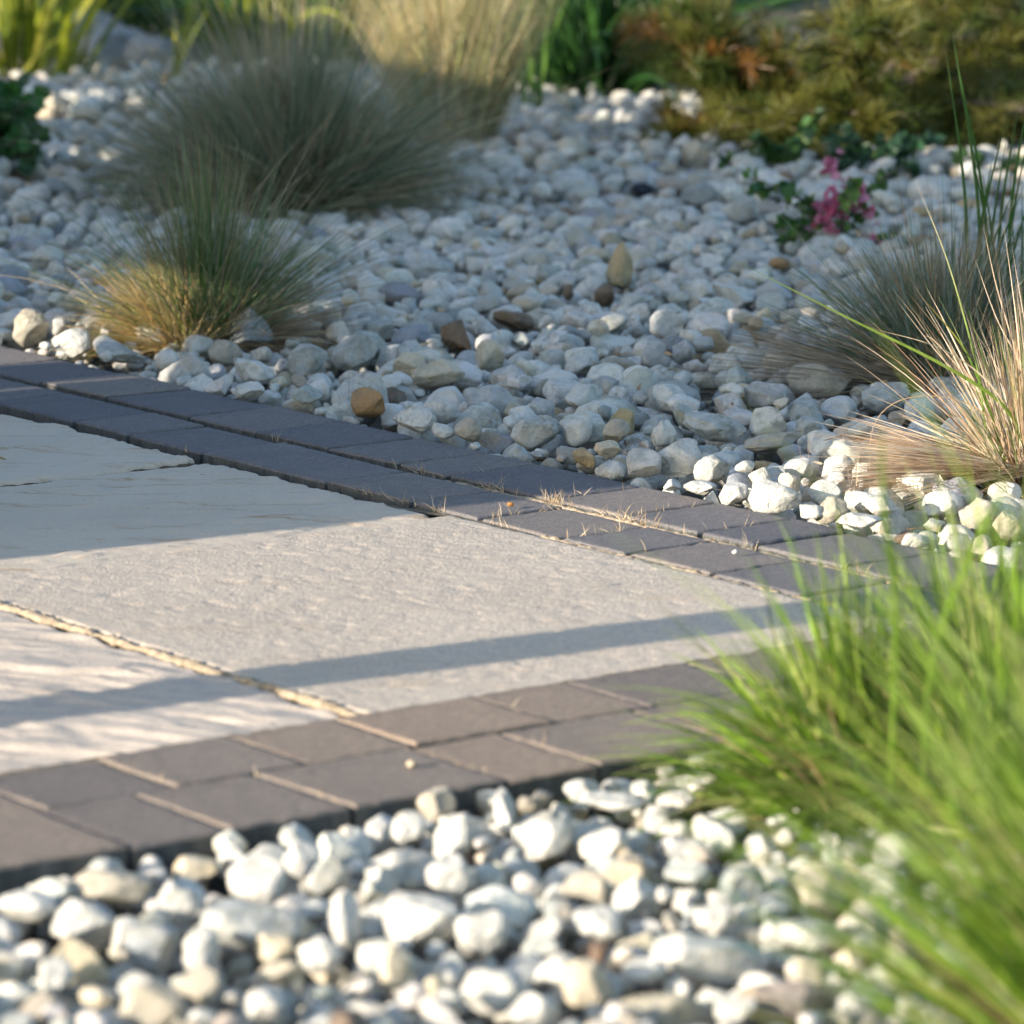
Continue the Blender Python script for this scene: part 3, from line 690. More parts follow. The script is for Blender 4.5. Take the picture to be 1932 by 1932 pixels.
def long_blade(name, parent, pts, width, rgb, mt='blade', K=26, flat_side=None, tip=None):
    """one blade through given points (world); quadratic/cubic smoothing by Catmull-Rom"""
    pts = np.array(pts, float); o = np.array(parent.location) if parent is not None else 0; pts = pts-o
    t = np.linspace(0, len(pts)-1, K+1); ext = np.vstack([2*pts[0]-pts[1], pts, 2*pts[-1]-pts[-2]]); out = []
    for q in t:
        i = min(int(q), len(pts)-2); f = q-i; p0, p1, p2, p3 = ext[i:i+4]
        out.append(.5*((2*p1)+(-p0+p2)*f+(2*p0-5*p1+4*p2-p3)*f*f+(-p0+3*p1-3*p2+p3)*f**3))
    out = np.array(out); tg = np.gradient(out, axis=0); tg /= np.linalg.norm(tg, axis=1)[:, None]
    sd = np.cross(tg, np.array([0.15, 1.0, .1]) if flat_side is None else flat_side); sd /= np.linalg.norm(sd, axis=1)[:, None]
    up = np.cross(sd, tg)
    s = np.linspace(0, 1, K+1); w_ = width*np.clip(1-s**2.5, .05, 1)*np.clip(.6+s*2, 0, 1)/2
    v = np.stack([out-sd*w_[:, None]+up*w_[:, None]*.25, out-up*w_[:, None]*.1, out+sd*w_[:, None]+up*w_[:, None]*.25], 1).reshape(-1, 3)
    k = np.arange(K)*3; f = np.concatenate([np.stack([k, k+1, k+4, k+3], 1), np.stack([k+1, k+2, k+5, k+4], 1)])
    c = np.tile(np.array(rgb), (K+1, 1))
    if tip is not None: kk = np.clip((s-.6)/.4, 0, 1)[:, None]; c = c*(1-kk)+np.array(tip)*kk
    return mesh(name, v, f, M[mt], parent, col=np.repeat(c, 3, 0))

# palettes
BLUE = [((.12, .20, .13), 4), ((.18, .26, .21), 3), ((.08, .16, .06), 3)]
DRY = [((.42, .32, .20), 4), ((.30, .21, .12), 3), ((.50, .42, .30), 2)]
STRAW = [((.62, .50, .36), 4), ((.44, .29, .18), 3), ((.74, .64, .50), 3)]
GREEN = [((.135, .265, .010), 5), ((.055, .13, .007), 6), ((.22, .34, .03), 3), ((.40, .42, .16), 1.5)]

# small tussock front left, half in a patch of sun
r = empty('grass_tussock', P(395, 640), 'small blue green tussock at left with a sunlit straw base beside the far edging', 'ornamental grass', 'fine-leaved tussocks')
clump_mesh('green_blades', r, 1500, (.29, .06), .95, .0016, .40, [((.13, .23, .10), 4), ((.20, .29, .18), 3), ((.07, .15, .04), 3)], .055, tufts=46, wave=.4, tip=(.35, .26, .15))
clump_mesh('dry_blades', r, 1100, (.235, .06), 1.4, .0014, .5, DRY, .05, 'dry')
clump_mesh('dry_blades', r, 1700, (.125, .04), 1.45, .0018, .4, [((.70, .55, .30), 4), ((.66, .42, .18), 3), ((.40, .42, .14), 4)], .05, 'dry', az=math.pi*1.2, azs=.8, thmin=.1, origin=(-.045, -.03, 0))  # dense short blades, gold colour boosts the sun patch at the front left
clump_mesh('dry_blades', r, 160, (.24, .04), 1.60, .0014, .35, DRY, .05, 'dry', az=-.25, azs=.25, thmin=1.25)
clump_mesh('fresh_shoots', r, 26, (.24, .05), .18, .004, .1, [((.07, .17, .015), 1)], .012, K=8, wave=.1, origin=(.015, -.03, 0))
for (x, y, y0) in [(525, 310, 620), (620, 288, 620), (575, 250, 600), (332, 265, 600), (300, 290, 600)]:
    a = P(430, 625); b = Q(x, y, a[1]-.02); mid = (a*.45+b*.55)+np.array([(.02 if x < 430 else -.035), 0, .02])
    long_blade('flower_stem', r, [a, mid, b], .0016, (.36, .30, .22), 'dry')
# big blue tussock
r = empty('grass_tussock', P(545, 402), 'largest rounded blue grey tussock in the shade behind the small one', 'ornamental grass', 'fine-leaved tussocks')
clump_mesh('green_blades', r, 4200, (.41, .06), 1.25, .0022, .38, [((.19, .26, .17), 5), ((.26, .32, .22), 3), ((.10, .17, .10), 4)], .11, tufts=110, tip=(.42, .34, .25), dirpow=.8)
clump_mesh('dry_blades', r, 2700, (.39, .07), 1.30, .0020, .45, [((.54, .44, .29), 4), ((.38, .29, .18), 3)], .10, 'dry', dirpow=.8, tufts=90)
# yellow sunlit tussock behind it
r = empty('grass_tussock', P(852, 292), 'pale yellow sunlit tussock behind the largest blue grey one', 'ornamental grass', 'fine-leaved tussocks')
clump_mesh('green_blades', r, 2000, (.37, .08), .42, .0024, .26, [((.30, .34, .12), 4), ((.17, .25, .11), 4), ((.42, .40, .18), 3)], .065, tip=(.55, .44, .26))
clump_mesh('dry_blades', r, 1700, (.38, .09), .40, .0024, .26, [((.66, .54, .30), 4), ((.50, .36, .17), 3), ((.74, .64, .42), 3)], .065, 'dry')
clump_mesh('dry_blades', r, 500, (.15, .05), 1.6, .0022, .3, [((.45, .24, .10), 3), ((.35, .22, .12), 2)], .11, 'dry', thmin=1.1)
# shaded tussock at right
r = empty('grass_tussock', P(1790, 722), 'blue green tussock in shade at right with grey brown skirt trailing left', 'ornamental grass', 'fine-leaved tussocks')
clump_mesh('green_blades', r, 1700, (.24, .04), 1.0, .0022, .32, tufts=80, pal=BLUE+[((.22, .31, .27), 3)], rad=.06, tip=(.30, .25, .17))
clump_mesh('dry_blades', r, 1000, (.22, .05), 1.25, .0020, .5, DRY+STRAW[:1], .06, 'dry')
clump_mesh('dry_blades', r, 1000, (.28, .05), 1.62, .0021, .25, [((.40, .34, .25), 4), ((.50, .42, .31), 3), ((.24, .19, .14), 3)], .07, 'dry', az=math.pi, azs=.5, thmin=1.22, wave=.15)
clump_mesh('dry_blades', r, 500, (.20, .05), 1.6, .0014, .3, DRY, .06, 'dry', az=0, azs=.7, thmin=1.2)
# tall dark green leaves at the right edge
r = empty('reed_clump', P(1890, 700), 'tall dark green upright leaves rising behind the tussock at the right edge', 'ornamental grass')
A = P(1890, 700)
for (x, y, rx) in [(1797, 60, 1850), (1803, 100, 1862), (1785, 95, 1815), (1853, 315, 1850), (1874, 285, 1862), (1902, 208, 1870), (1898, 262, 1880), (1925, 180, 1895), (1932, 350, 1880), (1940, 250, 1905), (1915, 350, 1870), (1828, 260, 1850), (1950, 130, 1910), (1925, 420, 1880), (1960, 330, 1915), (1890, 400, 1868)]:
    a = P(rx, 700+rng.uniform(-14, 14)); b = Q(x, y, a[1]+rng.uniform(-.05, .05)); mid = a*.5+b*.5+np.array([(.012 if x < 1860 else -.015)*(1+rng.random()), 0, .0])
    long_blade('leaf', r, [a, mid, b], .0062, (.035, .105, .016))
clump_mesh('leaf', r, 70, (.34, .08), .6, .006, .4, [((.03, .10, .014), 2), ((.05, .13, .02), 1)], .04, az=0.1, azs=.8, K=9, wave=.1, origin=(.03, 0, 0))
# straw coloured tussock in the sun at the right edge
r = empty('grass_tussock', P(1945, 925), 'bright straw coloured sunlit tussock at the right edge beside the far edging', 'ornamental grass', 'fine-leaved tussocks')
clump_mesh('dry_blades', r, 900, (.20, .04), 1.66, .0022, .10, STRAW+[((.36, .22, .13), 1)], .035, 'dry', az=math.pi+.1, azs=.42, thmin=1.30, wave=.15, origin=(0, 0, .038))
clump_mesh('dry_blades', r, 420, (.19, .05), 1.35, .0020, .3, STRAW+[((.30, .17, .10), 2)], .04, 'dry', wave=.3)
clump_mesh('dry_blades', r, 200, (.23, .06), .75, .0020, .25, STRAW, .03, 'dry', az=math.pi*.8, azs=1.0)
clump_mesh('green_blades', r, 230, (.21, .05), .85, .0018, .3, [((.12, .20, .04), 2), ((.17, .22, .08), 2)], .03, tip=(.45, .38, .22))
a = P(1900, 780, 0); Yc = P(1945, 925)[1]
def PB(name, pts, wd, rgb, mt='blade', tip=None): long_blade(name, r, [Q(x, y, Yc+dy) for x, y, dy in pts], wd, rgb, mt, tip=tip)
PB('green_blade', [(1955, 915, 0), (1905, 780, -.05), (1790, 695, -.08), (1600, 600, -.10), (1388, 492, -.12)], .0052, (.20, .30, .05), tip=(.16, .22, .06))
PB('green_blade', [(1960, 930, 0), (1868, 830, -.02), (1845, 700, 0), (1790, 500, .02), (1727, 340, .04)], .0030, (.20, .30, .06), tip=(.62, .52, .34))
PB('green_blade', [(1900, 880, 0), (1865, 770, -.02), (1820, 660, -.03), (1735, 555, -.04)], .0042, (.12, .22, .03), tip=(.30, .20, .06))
PB('dry_blade', [(1960, 900, 0), (1900, 790, 0), (1790, 690, 0), (1690, 565, 0)], .0020, (.66, .56, .42), 'dry')
PB('dry_blade', [(1950, 880, 0), (1880, 740, -.04), (1780, 660, -.05), (1640, 618, -.06)], .0022, (.66, .55, .38), 'dry')
PB('dry_blade', [(1960, 860, 0), (1920, 680, 0), (1880, 540, 0), (1855, 425, 0)], .0020, (.66, .50, .36), 'dry')
PB('dry_blade', [(1960, 820, 0), (1930, 700, 0), (1880, 600, 0), (1838, 485, 0)], .0020, (.66, .54, .42), 'dry')
PB('dry_blade', [(1940, 900, 0), (1860, 760, .0), (1770, 650, 0), (1742, 632, .0)], .0018, (.60, .48, .34), 'dry')
PB('dry_blade', [(1950, 900, -.02), (1850, 775, -.04), (1730, 748, -.06), (1650, 800, -.07), (1640, 950, -.08)], .0016, (.56, .40, .24), 'dry')
PB('dry_blade', [(1955, 905, -.03), (1880, 870, -.06), (1760, 800, -.06), (1620, 735, -.06)], .0018, (.62, .52, .36), 'dry')
PB('dry_blade', [(1960, 950, -.03), (1900, 850, -.05), (1880, 940, -.08), (1875, 1035, -.10)], .0018, (.62, .52, .38), 'dry')
PB('dry_blade', [(1955, 800, 0), (1940, 650, 0), (1925, 560, 0), (1910, 470, 0)], .0018, (.66, .54, .42), 'dry')

# bright green foreground grass, bottom right
def fg(root, n, L_, spread, az, azs, label, extra, rad=.05, wd=.0052, droop=.9, squash=1.0, thmin=0, tufts=70):
    r = empty('green_grass_clump', root, label, 'ornamental grass', 'bright green foreground grasses')
    clump_mesh('green_blades', r, n, L_, spread, wd, droop, GREEN, rad, az=az, azs=azs, K=9, wave=.45, tip=(.32, .40, .12), thmin=thmin, tufts=tufts)
    clump_mesh('dry_blades', r, n//9, (L_[0]*.7, .05), spread*1.15, wd*.8, droop, [((.50, .38, .20), 2), ((.40, .30, .14), 2)], rad, 'dry', az=az, azs=azs*1.2, K=8)
    for e in extra: long_blade('seed_stalk', r, [Q(*q) for q in e], .0075, (.17, .30, .03))
    return r
g1 = P(1640, 1560, -.03)
fg(g1, 1900, (.19, .05), 1.50, math.pi*.85, 1.05, 'bright green arching grass clump growing from the front gravel against the kerb',
   [[(1680, 1500, g1[1]-.1), (1690, 1150, g1[1]-.3), (1668, 960, g1[1]-.45), (1663, 800, g1[1]-.55)], [(1740, 1500, g1[1]-.1), (1760, 1250, g1[1]-.3), (1830, 1050, g1[1]-.4), (1915, 880, g1[1]-.5)]])
g2 = P(1890, 1560, -.03)
fg(g2, 2700, (.24, .06), 1.05, math.pi*.5, 1.5, 'bright green grass clump at the right edge, behind the leaning blades', [])
g3 = P(2410, 2330, -.03)
fg(g3, 2900, (.39, .08), .85, math.radians(125), .6, 'out of focus green grass leaning in from the bottom right corner', [], droop=.45)

# dead stuff and sprigs caught in the joints
def sprigs():
    P0, D_, L_ = [], [], []
    spots = [((-4.83, -4.78), 3.448, 7), ((-4.80, -4.30), 3.446, 90), ((-4.70, -4.45), 3.446, 40), ((-4.3, -3.8), 3.446, 70), ((-4.95, -4.55), 3.303, 26), ((-4.6, -4.3), 3.303, 26), ((-5.7, -4.9), 3.446, 8), ((-5.2, -5.0), 3.30, 3)]
    for (a, b), vv, n in spots:
        ncl = max(1, n//7); cen = rng.uniform(a, b, ncl)
        for k in range(n):
            u = cen[rng.integers(ncl)]+rng.normal(0, .012); P0.append((u, vv+rng.normal(0, .0015))); L_.append(abs(rng.normal(.011, .006))+.004)
    for (u_, v0, v1, n) in [(-4.454, 3.31, 3.44, 26), (-4.505, 3.46, 3.60, 22), (-4.287, 3.31, 3.44, 18), (-4.16, 3.31, 3.44, 8), (-4.347, 3.46, 3.58, 10), (-4.2, 3.46, 3.6, 12), (-4.718, 3.46, 3.6, 10)]:
        for k in range(n): P0.append((u_+rng.normal(0, .003), rng.uniform(v0, v1))); L_.append(abs(rng.normal(.009, .006))+.004)
    for (v_, u0, u1, n) in [(2.09, -3.62, -3.49, 14), (2.233, -3.62, -3.49, 14), (2.318, -3.48, -3.33, 14), (2.605, -3.48, -3.34, 12), (2.495, -3.48, -3.33, 12), (2.68, -3.62, -3.49, 12)]:
        for k in range(n): P0.append((rng.uniform(u0, u1), v_+rng.normal(0, .002))); L_.append(abs(rng.normal(.008, .004))+.003)
    P0 = np.array(P0); X, Y = uv2xy(P0[:, 0], P0[:, 1]); n = len(X); L_ = np.array(L_); st = np.stack([X, Y, np.full(n, -.006)], 1)
    a = rng.uniform(0, 6.28, n); th = rng.uniform(.1, 1.25, n); D_ = np.stack([np.sin(th)*np.cos(a), np.sin(th)*np.sin(a), np.cos(th)], 1)
    v, f, s = ribbons(st, D_, L_*1.25, np.full(n, .0009), rng.normal(.4, .6, n), 5)
    cols = np.array([(.62, .48, .30), (.50, .36, .20), (.66, .56, .40)])[rng.integers(0, 3, n)]
    tag(mesh('dry_grass_sprigs', v, f, M['dry'], col=np.repeat(cols, 12, 0)), 'dry straw sprigs sprouting from the joints of the dark edging', 'dry grass', kind='stuff')
sprigs()
def litter_mass():
    src = [(P(395, 640), .30, 60), (P(545, 402), .42, 90), (P(1790, 722), .34, 70), (P(1945, 925), .30, 70), (P(860, 292), .4, 70), (P(1640, 1580), .2, 30)]
    st = []
    for c, r_, n in src:
        for k in range(n):
            x, y = c[0]+rng.normal(0, r_), c[1]+rng.normal(0, r_*.8)
            if gravel_ok(x, y, .01): st.append((x, y))
    for k in range(130):
        y = rng.uniform(5.2, 10); x = rng.uniform(-.12*y, .12*y)
        if gravel_ok(x, y, .01): st.append((x, y))
    st = np.array(st); n = len(st); ii = np.clip(((st[:, 1]-Y0)/CELL).astype(int), 2, NY-3); jj = np.clip(((st[:, 0]-X0)/CELL).astype(int), 2, NX-3)
    z = np.max([H[ii+a, jj+b] for a in (-2, 0, 2) for b in (-2, 0, 2)], axis=0)+.003
    a = rng.uniform(0, 6.28, n); th = rng.normal(1.5, .12, n); D_ = np.stack([np.sin(th)*np.cos(a), np.sin(th)*np.sin(a), np.cos(th)], 1)
    leafy_ = rng.random(n) < .16; L_ = np.where(leafy_, rng.uniform(.012, .028, n), rng.uniform(.025, .09, n)); W_ = np.where(leafy_, .006, .0014)
    v, f, s = ribbons(np.concatenate([st, z[:, None]], 1), D_, L_, W_, rng.normal(.05, .35, n), 5, wave=.3)
    cols = np.array([(.55, .42, .26), (.42, .30, .17), (.60, .50, .34), (.26, .16, .09)])[rng.integers(0, 4, n)]
    tag(mesh('plant_litter', v, f, M['dry'], col=np.repeat(cols, 12, 0)), 'dead straws and leaf bits lying on the gravel round the tussocks', 'plant litter', kind='stuff')
litter_mass()
# tiny things lying about
def small_bit(name, px_, py_, r_, c_, label, cat, sq=(1, 1, .7)):
    sh, f = pebble_shapes(3, 1, .3); p = P(px_, py_, r_*sq[2]+.0015); v = sh[0]*np.array(sq)*r_
    o = mesh(name, v, f, M['pebble'] if c_ else M['crumb'], col=np.tile(c_ or (.4, .2, .05), (len(v), 1)), loc=p); tag(o, label, cat)
small_bit('seed', 963, 951, .0045, None, 'tiny round orange brown seed on a shaded block of the far edging', 'seed')
small_bit('stone_chip', 1387, 1041, .0042, (.7, .68, .62), 'tiny white chip lying on a sunlit block of the far edging', 'stone chip')
small_bit('stone_chip', 776, 1441, .0050, (.50, .45, .36), 'small cream chip lying in a joint of the near edging', 'stone chip')
def litter(px_, py_, ang, L_, rgb, label, wd=.005):
    p = P(px_, py_, .002); o = empty_leaf = None
    d = np.array([[math.cos(ang), math.sin(ang), .12]]); d /= np.linalg.norm(d)
    v, f, s = ribbons(np.zeros((1, 3)), d, np.array([L_]), np.array([wd]), np.array([.15]), 8, twist=.35, prof='leaf')
    o = mesh('dry_leaf', v, f, M['dry'], col=np.tile(rgb, (len(v), 1)), loc=p); tag(o, label, 'dry leaf', 'dry bits lying on the slabs')
litter(12, 868, 2.3, .028, (.40, .26, .12), 'brown dry leaf on the shaded slab at the left edge')
litter(370, 897, 0.2, .012, (.05, .04, .03), 'short dark twig bit on the shaded slab near the cross joint', .002)
litter(505, 1000, -.5, .022, (.10, .08, .06), 'thin dark stalk on the shaded slab above the shadow edge', .0012)
litter(1120, 1100, .5, .018, (.16, .16, .17), 'dark grey flake on the sunlit gritty slab at right', .008)
litter(1000, 1120, -.1, .05, (.66, .56, .42), 'long pale straw lying on the sunlit gritty slab', .002)
# thin weeds by the orange pebble and in the far gravel
def weed(px_, py_, n, L_, label, rgb=(.45, .36, .22)):
    r = empty('weed_sprig', P(px_, py_), label, 'weed', 'thin dry weeds in the gravel')
    clump_mesh('stalks', r, n, (L_, L_*.2), .35, .0010, .2, [(rgb, 1)], .006, 'dry', K=6, wave=.3)
weed(655, 772, 6, .07, 'thin dry stalks sprouting left of the orange rust pebble')
weed(822, 690, 4, .06, 'thin dry stalks beside the dark brown stone left of centre')
weed(1610, 945, 9, .08, 'pale dry stalks between sunlit pebbles left of the straw tussock', (.62, .5, .34))
weed(1385, 440, 5, .14, 'thin green stalks rising from the far gravel left of the flowers', (.10, .16, .06))
weed(345, 672, 5, .05, 'short dry stalks at the edging in front of the small tussock')
weed(1520, 900, 5, .06, 'fine reddish stalks at the shadow line in the sunlit gravel', (.4, .22, .12))

# ------------------------------------------------------------------ planting at the back
def strap_clump(px_, py_, n, L_, sp, wd, pal, label, rad=.06, droop=1.1, name='iris_clump', cat='plant', group='broad-leaved clumps at the back', dy=0):
    p = P(px_, py_); p[1] += dy; r = empty(name, p, label, cat, group)
    clump_mesh('leaves', r, n, L_, sp, wd, droop, pal, rad, 'leaf', K=10, wave=.12)
    return r
YG = [((.26, .30, .02), 4), ((.16, .22, .015), 4), ((.34, .34, .05), 2), ((.09, .13, .015), 2)]
DG = [((.022, .075, .018), 4), ((.035, .10, .02), 3), ((.018, .05, .018), 2)]
strap_clump(35, 165, 90, (.42, .09), .55, .017, YG, 'yellow green broad-leaved clump in the top left corner', .12, .7)
strap_clump(110, 150, 26, (.40, .06), .42, .015, YG, 'narrower yellow green clump right of the top left one', .05, .7)
strap_clump(322, 165, 7, (.30, .04), .45, .014, YG, 'few sunlit yellow green leaves left of the big blue tussock', .03, .8)
strap_clump(200, 60, 20, (.34, .06), .8, .016, YG[1:], 'small green clump by the boulders at the top left', .06, .8)
strap_clump(470, 105, 90, (.40, .08), .7, .016, DG+YG[:1], 'dark green clump behind the big blue tussock, left part', .14, .9)
strap_clump(620, 115, 90, (.40, .08), .6, .016, DG+YG[:2], 'green clump with a few yellow leaves behind the big blue tussock', .12, .9)
strap_clump(1130, 195, 230, (.52, .10), .75, .016, DG, 'dark green arching strap-leaved clump at the top centre', .10, 1.3)
strap_clump(1045, 150, 90, (.5, .1), .7, .016, DG, 'dark green strap leaves behind the yellow tussock', .12, 1.2)
strap_clump(1235, 178, 110, (.45, .1), .8, .015, DG, 'dark green strap leaves left of the brown needle shrub', .12, 1.2)
strap_clump(1010, 235, 9, (.36, .05), .30, .012, [((.10, .20, .03), 1), ((.05, .13, .03), 1)], 'thin upright green leaves at the right side of the yellow tussock', .03, .4)
for k, (x, y) in enumerate([(300, 8), (900, 10), (1450, 5), (1750, 10), (60, 5), (1150, 8)]):
    strap_clump(x, y, 110, (.55, .12), .9, .02, DG, ['low dark leafy clump along the top edge, third from the left', 'low dark leafy clump along the top edge behind the yellow tussock', 'low dark leafy clump behind the left of the needle shrub', 'low dark leafy clump behind the right of the needle shrub', 'low dark leafy clump behind the top left yellow leaves', 'low dark leafy clump behind the top centre strap leaves'][k], .3, 1.2, dy=.3)
for k, (x, y) in enumerate([(250, 62), (385, 78), (715, 70), (130, 45)]):
    strap_clump(x, y, 90, (.36, .09), .9, .018, DG, ['dark leafy clump behind the boulders at the upper left', 'dark leafy clump between the boulders and the big blue tussock', 'dark leafy clump between the big blue and the yellow tussock', 'dark leafy clump behind the narrow yellow green one at upper left'][k], .2, 1.2)
# boulders at the top left
for k, (x, y, a, b, c, lab_) in enumerate([(205, 118, .13, .10, .075, 'bluish grey boulder in shade at the upper left'), (285, 120, .09, .08, .06, 'smaller bluish boulder right of the first at the upper left'), (165, 90, .12, .09, .08, 'grey boulder behind the bluish one at the upper left'), (290, 45, .14, .10, .06, 'flat grey boulder near the top edge, left of the big tussock'), (660, 22, .09, .08, .09, 'pale grey boulder near the top edge behind the tussocks'), (1850, 275, .11, .09, .07, 'pale boulder behind the tall dark leaves at right'), (1130, 190, .10, .08, .03, 'flat grey boulder at the foot of the top centre strap leaves')]):
    sh, f = pebble_shapes(4, 1, .8); p = P(x, y); v = sh[0]*np.array([a, b, c]); o = mesh('boulder', v, f, M['pebble'], col=np.tile((.28, .31, .34), (len(v), 1)), loc=(p[0], p[1], c*.5)); tag(o, lab_, 'boulder', 'boulders at the back')

# needle shrub: forked twigs with tufts of olive and brown needles
def needle_shrub(root, stems, label, seed):
    g = np.random.default_rng(seed); r = empty('needle_shrub', root, label, 'shrub')
    tv, tf, o = [], [], 0; NP, ND, NL, NC = [], [], [], []
    for (az, th, ln) in stems:
        n = 14; p = np.zeros(3); pts = [p]; a = az; t = th
        for k in range(n):
            t = min(t+g.normal(.045, .05), 1.75); a += g.normal(0, .10); p = p+np.array([math.sin(t)*math.cos(a), math.sin(t)*math.sin(a), math.cos(t)])*ln/n; pts.append(p)
        pts = np.array(pts); v, f = tube(pts, np.linspace(.014, .005, n+1), 6); tv.append(v); tf.append(f+o); o += len(v)
        for k in range(4, n+1):
            for q in range(4):
                ta = a+g.normal(0, 1.0); tt = np.clip(t+g.normal(0, .5), .1, 2.0); tl = g.uniform(.06, .17); d = np.array([math.sin(tt)*math.cos(ta), math.sin(tt)*math.sin(ta), math.cos(tt)])
                tp = pts[k]+d*np.linspace(0, tl, 6)[:, None]+np.array([0, 0, -1])*np.linspace(0, 1, 6)[:, None]**2*tl*.15
                v, f = tube(tp, np.linspace(.003, .0015, 6), 5); tv.append(v); tf.append(f+o); o += len(v)
                m = 110; s = g.uniform(.15, 1, m); base = tp[0]+(tp[-1]-tp[0])*s[:, None]
                nd = d+g.normal(0, .75, (m, 3)); nd /= np.linalg.norm(nd, axis=1, keepdims=True)
                NP.append(base); ND.append(nd); NL.append(g.uniform(.035, .065, m))
                left = pts[k][0] < -.18; br = g.random() < (.18 if left else .04)
                cc = np.array([(.28, .14, .035), (.20, .11, .03)][g.integers(2)] if br else [(.13, .135, .024), (.15, .155, .030), (.08, .115, .022)][g.integers(3)])
                NC.append(np.tile(cc*g.uniform(.8, 1.25), (m, 1)))
    mesh('twigs', np.concatenate(tv), np.concatenate(tf), M['bark'], r)
    NP, ND, NL, NC = map(np.concatenate, (NP, ND, NL, NC)); n = len(NP)
    side = np.cross(ND, g.normal(size=(n, 3))); side /= np.linalg.norm(side, axis=1, keepdims=True)
    w_ = .0016; v = np.stack([NP-side*w_, NP+side*w_, NP+ND*NL[:, None]+side*w_*.3, NP+ND*NL[:, None]-side*w_*.3], 1).reshape(-1, 3)
    f = np.arange(n*4).reshape(n, 4)
    mesh('needles', v, f, M['leaf'], r, col=np.repeat(NC, 4, 0))
root = P(1590, 285)
needle_shrub(root, [(math.pi+.1, 1.15, .36), (math.pi-.2, .8, .42), (math.pi+.35, 1.3, .33), (math.pi-.5, .5, .5), (1.4, .35, .55), (-1.2, .9, .40), (-.4, .8, .5), (.2, 1.1, .55), (0, .6, .6), (-2.2, 1.1, .36), (.5, .35, .6), (-1.7, .5, .5), (-2.7, 1.45, .34), (2.3, .95, .5), (-.9, 1.2, .34), (-1.3, 1.35, .38), (-2.0, 1.4, .40), (-2.5, 1.3, .40), (-.5, 1.35, .42), (-.1, 1.3, .45), (-1.6, 1.2, .44)], 'wide olive and rust brown needle-leaved shrub at the top right', 5)
needle_shrub(P(1960, 190), [(math.pi, 1.0, .5), (math.pi+.4, .7, .5), (2.2, .6, .5), (-1.5, .8, .45), (math.pi-.3, .4, .6), (-2.3, 1.1, .4), (0, .7, .4)], 'olive needle-leaved shrub cut by the right edge at the top', 9)

# leafy plants: stems carrying oval leaves, some with pink blossom
def oval(n, P0, D_, size, g):
    sd = np.cross(D_, g.normal(size=(n, 3))); sd /= np.linalg.norm(sd, axis=1, keepdims=True)+1e-9; K = 4
    s = np.array([0, .25, .5, .78, 1.0]); w_ = np.array([.06, .36, .44, .28, .02]); nr = np.cross(sd, D_)
    mid = P0[:, None]+D_[:, None]*(s[None, :, None]*size[:, None, None])-nr[:, None]*(s**2)[None, :, None]*size[:, None, None]*.2
    off = sd[:, None]*w_[None, :, None]*size[:, None, None]; lift = nr[:, None]*w_[None, :, None]*size[:, None, None]*.3
    v = np.stack([mid-off+lift, mid, mid+off+lift], 2).reshape(-1, 3); b = (np.arange(n)*15)[:, None]; k = np.arange(4)*3
    return v, np.concatenate([np.stack([b+k, b+k+1, b+k+4, b+k+3], -1).reshape(-1, 4), np.stack([b+k+1, b+k+2, b+k+5, b+k+4], -1).reshape(-1, 4)])
def leafy(root, n_st, ln, spread, lsize, pal, label, flowers=(), seed=1, az=None, cat='plant', name='leafy_plant'):
    g = np.random.default_rng(seed); r = empty(name, root, label, cat); tv, tf, o = [], [], 0; LP, LD, LS, LC = [], [], [], []
    for i in range(n_st):
        a = g.uniform(0, 6.28) if az is None else g.normal(az, .7); t = g.uniform(.15, spread); L0 = ln*g.uniform(.6, 1.2); n = 8; p = np.zeros(3)+[g.normal(0, .02), g.normal(0, .02), 0]; pts = [p]
        for k in range(n): t += .09; p = p+np.array([math.sin(t)*math.cos(a), math.sin(t)*math.sin(a), math.cos(t)])*L0/n; pts.append(p)
        pts = np.array(pts); v, f = tube(pts, np.linspace(.003, .0012, n+1), 5); tv.append(v); tf.append(f+o); o += len(v)
        m = 26; s = g.uniform(.2, 1, m)*n; ii = np.minimum(s.astype(int), n-1); P0 = pts[ii]+(pts[ii+1]-pts[ii])*(s-ii)[:, None]
        D_ = g.normal(0, .8, (m, 3))+np.array([math.cos(a)*.4, math.sin(a)*.4, .35]); D_ /= np.linalg.norm(D_, axis=1, keepdims=True)
        LP.append(P0); LD.append(D_); LS.append(lsize*g.uniform(.6, 1.2, m)); LC.append(np.array(pal)[g.integers(0, len(pal), m)]*g.uniform(.8, 1.25, (m, 1)))
    mesh('stems', np.concatenate(tv), np.concatenate(tf), M['bark'], r)
    LP, LD, LS, LC = map(np.concatenate, (LP, LD, LS, LC)); v, f = oval(len(LP), LP, LD, LS, g); mesh('leaves', v, f, M['leaf'], r, col=np.repeat(LC, 15, 0))
    for (q, sz) in flowers:
        c0 = np.array(q)-np.array(root); m = 16; D_ = g.normal(0, .7, (m, 3))+[0, -.3, .7]; D_ /= np.linalg.norm(D_, axis=1, keepdims=True)
        P0 = c0+g.normal(0, sz*.35, (m, 3)); v, f = oval(m, P0, D_, np.full(m, sz)*g.uniform(.6, 1.1, m), g)
        cc = np.array([(.60, .17, .30), (.64, .30, .44), (.48, .09, .18)])[g.integers(0, 3, m)]; mesh('flower', v, f, M['leaf'], r, col=np.repeat(cc, 15, 0))
    return r
fr = P(1585, 462)
